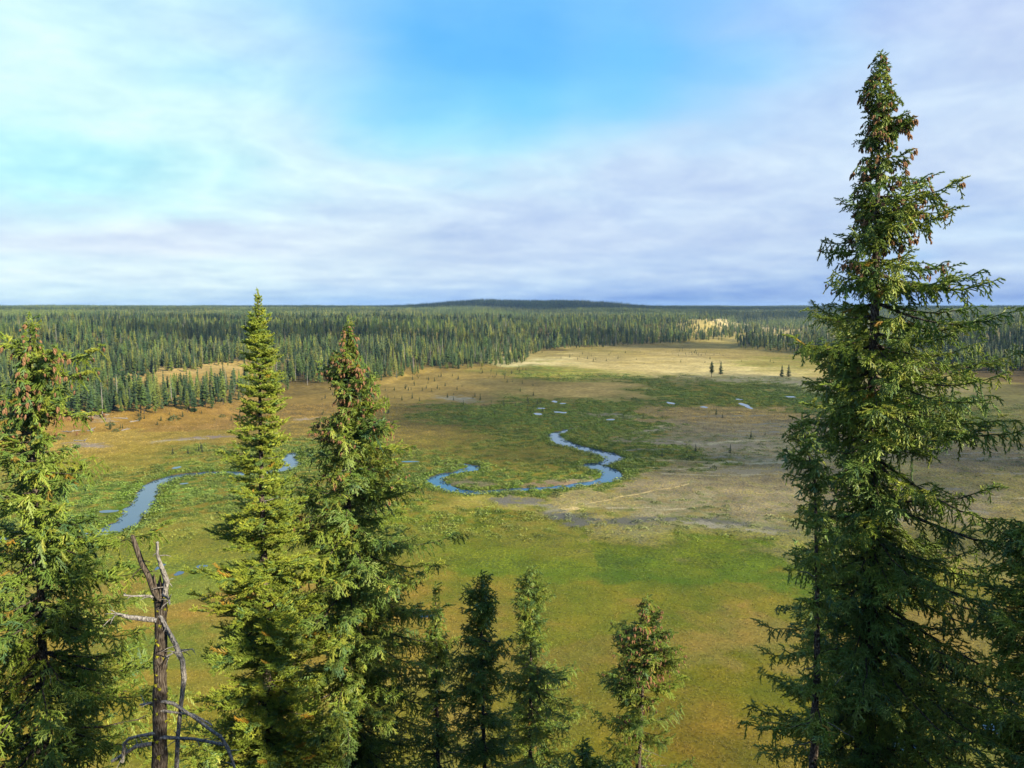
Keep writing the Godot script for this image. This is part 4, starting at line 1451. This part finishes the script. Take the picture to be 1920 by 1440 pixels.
# ------------------------------------------------------------------ sky
const SKY_W := 3072
const SKY_H := 1536
var sky_grid := PackedFloat32Array()
var sky_gw := 0
var sky_gh := 0
var sky_noise: FastNoiseLite
var sky_fine: FastNoiseLite


func sky_node_row(j: int) -> void:
	var row := PackedFloat32Array()
	row.resize(sky_gw * 4)
	var el := j * 0.5 - 1.0
	for i in sky_gw:
		var az := -60.0 + i
		var t := [0.0, 0.0, 0.0, 0.0]
		for p in SKY_PATCHES:
			var high: float = p[1]
			var wide := 3.4 if high > 2.0 else 4.6
			var deep := 1.7 if high > 6.0 else lerpf(0.42, 1.4, clampf(high / 6.0, 0.0, 1.0))
			var dx: float = (az - p[0]) / wide
			var dy: float = (el - high) / deep
			var w := exp(-(dx * dx + dy * dy))
			t[0] += p[2] * w
			t[1] += p[3] * w
			t[2] += p[4] * w
			t[3] += w
		for k in 4:
			row[i * 4 + k] = t[k]
	work_rows[j] = row


func sky_row(j: int) -> void:
	var row := PackedByteArray()
	row.resize(SKY_W * 3)
	var el := 90.0 - (j + 0.5) / SKY_H * 180.0
	if el < -1.0:
		for i in SKY_W:
			row[i * 3] = 120
			row[i * 3 + 1] = 118
			row[i * 3 + 2] = 100
		work_rows[j] = row
		return
	var ce := cos(deg_to_rad(el))
	var se := sin(deg_to_rad(el))
	# low clouds lie in long flat sheets: look the noise up in a plane overhead
	var flat := 1.0 / (maxf(se, 0.0) + 0.10)
	var blue_r := lerpf(165.0, 92.0, smoothstep(0.0, 40.0, el))
	var blue_g := lerpf(215.0, 172.0, smoothstep(0.0, 40.0, el))
	for i in SKY_W:
		var az := wrapf((i + 0.5) / SKY_W * 360.0, -180.0, 180.0)
		var a := deg_to_rad(az)
		var px := sin(a) * ce * flat * 10.0
		var pz := -cos(a) * ce * flat * 10.0
		var n1 := sky_noise.get_noise_2d(px, pz)
		var n2 := sky_noise.get_noise_2d(px + 300.0, pz - 170.0)
		var cover := smoothstep(-0.25, 0.35, n1 + 0.12)
		var grey := smoothstep(-0.1, 0.5, n2) * cover
		var r := lerpf(blue_r, 205.0 - grey * 22.0, cover)
		var g := lerpf(blue_g, 225.0 - grey * 18.0, cover)
		var b := lerpf(254.0, 252.0 - grey * 8.0, cover)
		if absf(az) < 58.0 and el < 38.0:
			var f := sky_fine.get_noise_2d(px, pz)
			var wz := clampf(el / 8.0, 0.12, 1.0)
			var gx := clampf(az + n1 * 3.0 + f * 1.2 + 60.0, 0.0, sky_gw - 2.0)
			var gy := clampf((el + n2 * 1.2 * wz + f * 1.3 * wz + 1.0) * 2.0, 0.0, sky_gh - 2.0)
			var ix := int(gx)
			var iy := int(gy)
			var fx := gx - ix
			var fy := gy - iy
			var k := (iy * sky_gw + ix) * 4
			var k2 := k + sky_gw * 4
			var w := lerpf(lerpf(sky_grid[k + 3], sky_grid[k + 7], fx), lerpf(sky_grid[k2 + 3], sky_grid[k2 + 7], fx), fy)
			var share := w / (w + 0.05)
			if share > 0.01:
				var qr := lerpf(lerpf(sky_grid[k], sky_grid[k + 4], fx), lerpf(sky_grid[k2], sky_grid[k2 + 4], fx), fy) / w
				var qg := lerpf(lerpf(sky_grid[k + 1], sky_grid[k + 5], fx), lerpf(sky_grid[k2 + 1], sky_grid[k2 + 5], fx), fy) / w
				var qb := lerpf(lerpf(sky_grid[k + 2], sky_grid[k + 6], fx), lerpf(sky_grid[k2 + 2], sky_grid[k2 + 6], fx), fy) / w
				var wisp := sky_fine.get_noise_2d(az * 1.1 + n2 * 5.0, el * 2.8 + n1 * 4.0) * 20.0 * smoothstep(2.0, 7.0, el) * (1.0 - 0.8 * smoothstep(22.0, 10.0, absf(az - 2.0)) * smoothstep(9.0, 13.0, el))
				var puff := wisp + f * lerpf(24.0, 6.0, smoothstep(1.0, 12.0, el)) + n1 * 6.0 + 5.0
				r = lerpf(r, qr + puff * 1.15, share)
				g = lerpf(g, qg + puff, share)
				b = lerpf(b, qb + puff * 0.4, share)
		row[i * 3] = clampi(int(r), 0, 255)
		row[i * 3 + 1] = clampi(int(g), 0, 255)
		row[i * 3 + 2] = clampi(int(b), 0, 255)
	work_rows[j] = row


func clouded_sky() -> Image:
	sky_noise = FastNoiseLite.new()
	sky_noise.seed = 12
	sky_noise.frequency = 0.055
	sky_noise.fractal_octaves = 5
	sky_fine = FastNoiseLite.new()
	sky_fine.seed = 21
	sky_fine.frequency = 0.11
	sky_fine.fractal_octaves = 6
	sky_fine.fractal_gain = 0.6
	sky_gw = 121
	sky_gh = 90
	in_rows(sky_node_row, sky_gh)
	for row in work_rows:
		sky_grid.append_array(row)
	in_rows(sky_row, SKY_H)
	return Image.create_from_data(SKY_W, SKY_H, false, Image.FORMAT_RGB8, joined_rows())


func unseen_cloud(at: Vector3, half: Vector3, thick: float, s: int, label: String) -> void:  # a cloud out of view, placed for the shade it casts on the land
	var v := PackedVector3Array()
	var n := PackedVector3Array()
	var rows := 14
	var cols := 48
	var pts := []
	for j in rows + 1:
		var up := PI * (float(j) / rows - 0.5)
		for i in cols:
			var a := TAU * i / cols
			var k := 1.0 + bump.get_noise_3d(cos(a) * 60.0 + s * 300.0, sin(a) * 60.0, sin(up) * 30.0) * 0.75
			pts.append(Vector3(cos(a) * cos(up) * k, sin(up) * (0.8 + 0.4 * k), sin(a) * cos(up) * k) * half)
	for j in rows:
		for i in cols:
			var a := j * cols + i
			var b := j * cols + (i + 1) % cols
			for q in [a, b, b + cols, a, b + cols, a + cols]:
				v.append(pts[q])
				n.append((pts[q] / half / half).normalized())
	var m := StandardMaterial3D.new()
	m.resource_name = "cloud_vapour_%d" % s
	m.albedo_color = Color(0.95, 0.95, 0.96, thick)
	m.transparency = BaseMaterial3D.TRANSPARENCY_ALPHA
	m.roughness = 1.0
	m.metallic_specular = 0.0
	var o := put("cloud", make_mesh([[v, null, n, m]]), self, Transform3D(Basis(), at))
	tag(o, label, "cloud", "", "structure")


# ------------------------------------------------------------------ all of it
func _ready() -> void:
	var cam := Camera3D.new()
	cam.name = "camera"
	cam.position = EYE
	cam.rotation_degrees.x = -5.5
	cam.fov = 51.07
	cam.near = 0.1
	cam.far = 30000.0
	add_child(cam)
	var sun := DirectionalLight3D.new()
	sun.name = "sun"
	sun.light_energy = 1.6
	sun.light_color = Color(1.0, 0.93, 0.80)
	sun.light_angular_distance = 0.5
	sun.shadow_enabled = true
	add_child(sun)
	sun.look_at_from_position(Vector3(0.732, 0.425, 0.532) * 100.0, Vector3.ZERO)
	var env := Environment.new()
	env.tonemap_mode = Environment.TONE_MAPPER_LINEAR
	env.tonemap_exposure = 2.8
	env.background_mode = Environment.BG_SKY
	env.fog_enabled = true
	env.fog_density = 0.00005
	env.fog_light_color = Color(0.60, 0.76, 0.97)
	env.sdfgi_enabled = true
	env.ssao_enabled = true
	env.ssil_enabled = true
	var sky_mat := PanoramaSkyMaterial.new()
	var t0 := Time.get_ticks_msec()
	sky_mat.panorama = ImageTexture.create_from_image(clouded_sky())
	sky_mat.energy_multiplier = 1.0 / 2.8
	env.sky = Sky.new()
	env.sky.sky_material = sky_mat
	var world := WorldEnvironment.new()
	world.name = "world"
	world.environment = env
	add_child(world)

	bump.seed = 3
	bump.frequency = 0.02
	bump.fractal_octaves = 3
	broad.seed = 8
	broad.frequency = 0.004
	broad.fractal_octaves = 3
	creek_w = int((CREEK_X1 - CREEK_X0) / CREEK_STEP) + 1
	creek_h = int((CREEK_Z1 - CREEK_Z0) / CREEK_STEP) + 1
	in_rows(creek_row, creek_h)
	for row in work_rows:
		creek_grid.append_array(row)
	near_map = ground_map(-NEAR_X, NEAR_X, NEAR_Z0, NEAR_Z1, 130, 120, 40)
	far_map = ground_map(-FAR_X, FAR_X, FAR_Z0, FAR_Z1, 200, 150, 60)
	build_ground()
	build_water()
	unseen_cloud(Vector3(1326, 700, 576), Vector3(150, 30, 125), 0.32, 5, "unseen low grey cloud behind the viewer, placed to shade the middle of the marsh")
	unseen_cloud(Vector3(5207, 2500, -120), Vector3(3000, 120, 1150), 0.6, 9, "high broad cloud bank outside the view, placed to shade the far hill")
	# unseen cloud banks, placed high behind the viewer's right shoulder: each shades a strip of the wood
	for p in [[-500.0, -1150.0, 420.0, 90.0], [-250.0, -760.0, 160.0, 55.0], [300.0, -1900.0, 600.0, 160.0], [-900.0, -1900.0, 500.0, 150.0], [130.0, -850.0, 120.0, 40.0], [520.0, -640.0, 260.0, 90.0]]:
		unseen_cloud(Vector3(p[0] + 2412.0, 1400.0, p[1] + 1753.0), Vector3(p[2], 50.0, p[3]), 0.42, int(p[2]), "broken cloud bank outside the view, placed to shade a strip of forest")
	build_forest()

	var spruce := [leafy("spruce_needles", lin(1.0, 1.04, 1.0)), leafy("spruce_needles_pale", lin(1.22, 1.2, 1.0)), leafy("spruce_needles_blue", lin(0.80, 0.95, 1.15))]
	var fir := [leafy("fir_needles", lin(1.2, 1.22, 0.95)), leafy("fir_needles_pale", lin(1.45, 1.4, 1.0)), leafy("fir_needles_deep", lin(1.0, 1.08, 0.9))]
	near_conifer(CONIFERS["cone_spruce"], "cone_spruce", "spruce_tree", "tallest spruce, rising into the sky, its top hung with brown cones", "coned", spruce, 0.8, 1.02, 1)
	near_conifer(CONIFERS["slim_spruce"], "slim_spruce", "spruce_tree", "slim shaded spruce with a bare dark stem left of the tallest spruce", "spruce", spruce, 0.3, 0.95, 2)
	near_conifer(CONIFERS["broad_spruce"], "broad_spruce", "spruce_tree", "broad blue-green spruce in the middle with clusters of brown cones", "coned", spruce, 0.84, 1.2, 3)
	near_conifer(CONIFERS["narrow_fir"], "narrow_fir", "fir_tree", "narrow yellow-green fir with a pointed spire beside the broad spruce", "fir", fir, 0.92, 1.14, 4)
	near_conifer(CONIFERS["broken_spruce"], "broken_spruce", "spruce_tree", "ragged spruce at the left edge with a broken top and coned side branch", "coned", spruce, 0.5, 0.95, 5)
	near_conifer(CONIFERS["thin_spruce"], "thin_spruce", "spruce_tree", "thin dark young spruce right of the broad spruce", "spruce", spruce, 0.7, 1.05, 6)
	near_conifer(CONIFERS["dark_spruce"], "dark_spruce", "spruce_tree", "dark shaded spruce between the thin one and the sunlit one", "spruce", spruce, 0.75, 1.25, 7)
	near_conifer(CONIFERS["lit_spruce"], "lit_spruce", "spruce_tree", "small sunlit spruce beside the dark spruce with pale limbs showing", "spruce", spruce, 0.56, 1.25, 8)
	near_conifer(CONIFERS["leaning_fir"], "leaning_fir", "spruce_tree", "small sunlit spruce with brownish coned tip standing alone before green meadow", "coned", spruce, 0.56, 1.25, 9)
	near_conifer(CONIFERS["low_spruce"], "low_spruce", "spruce_tree", "low spruce top showing at the bottom edge of the picture", "spruce", spruce, 0.8, 0.95, 10)
	near_conifer(CONIFERS["young_spruce"], "young_spruce", "spruce_tree", "dark young spruce tip just right of the dead snag", "spruce", spruce, 0.8, 0.95, 11)
	near_conifer(CONIFERS["edge_spruce"], "edge_spruce", "spruce_tree", "dark spruce cut off by the right edge behind the tallest spruce", "spruce", spruce, 0.85, 1.25, 12)
	# unseen spruces out of the picture to the right, placed to shade the ones in view
	var off := 0
	for p in [[12.7, -9.3, 42.0], [17.0, -6.0, 43.5], [9.2, -0.2, 45.4], [14.0, -2.0, 45.0], [11.8, -12.2, 41.5], [10.9, -7.6, 44.5]]:
		off += 1
		var g := land_height(p[0], p[1])
		var crown := []
		for k in 9:
			var f := k / 8.0
			crown.append([lerpf(p[2], g + 1.0, f), 0.05 + 2.0 * pow(f, 0.75), 0.05 + 2.0 * pow(f, 0.75)])
		near_conifer({"z": p[1], "stem": [[p[0], p[2]], [p[0] + 0.1, lerpf(p[2], g, 0.5)], [p[0], g + 1.0]], "shape": crown}, "unseen_spruce", "spruce_tree", "unseen spruce on the bluff past the right edge, placed to shade the spruces in view", "spruce", spruce, 0.7, 1.0, 40 + off, "unseen spruces of the bluff beyond the right edge")
	build_snag()
	build_meadow_plants()
	print("done ", Time.get_ticks_msec() - t0)
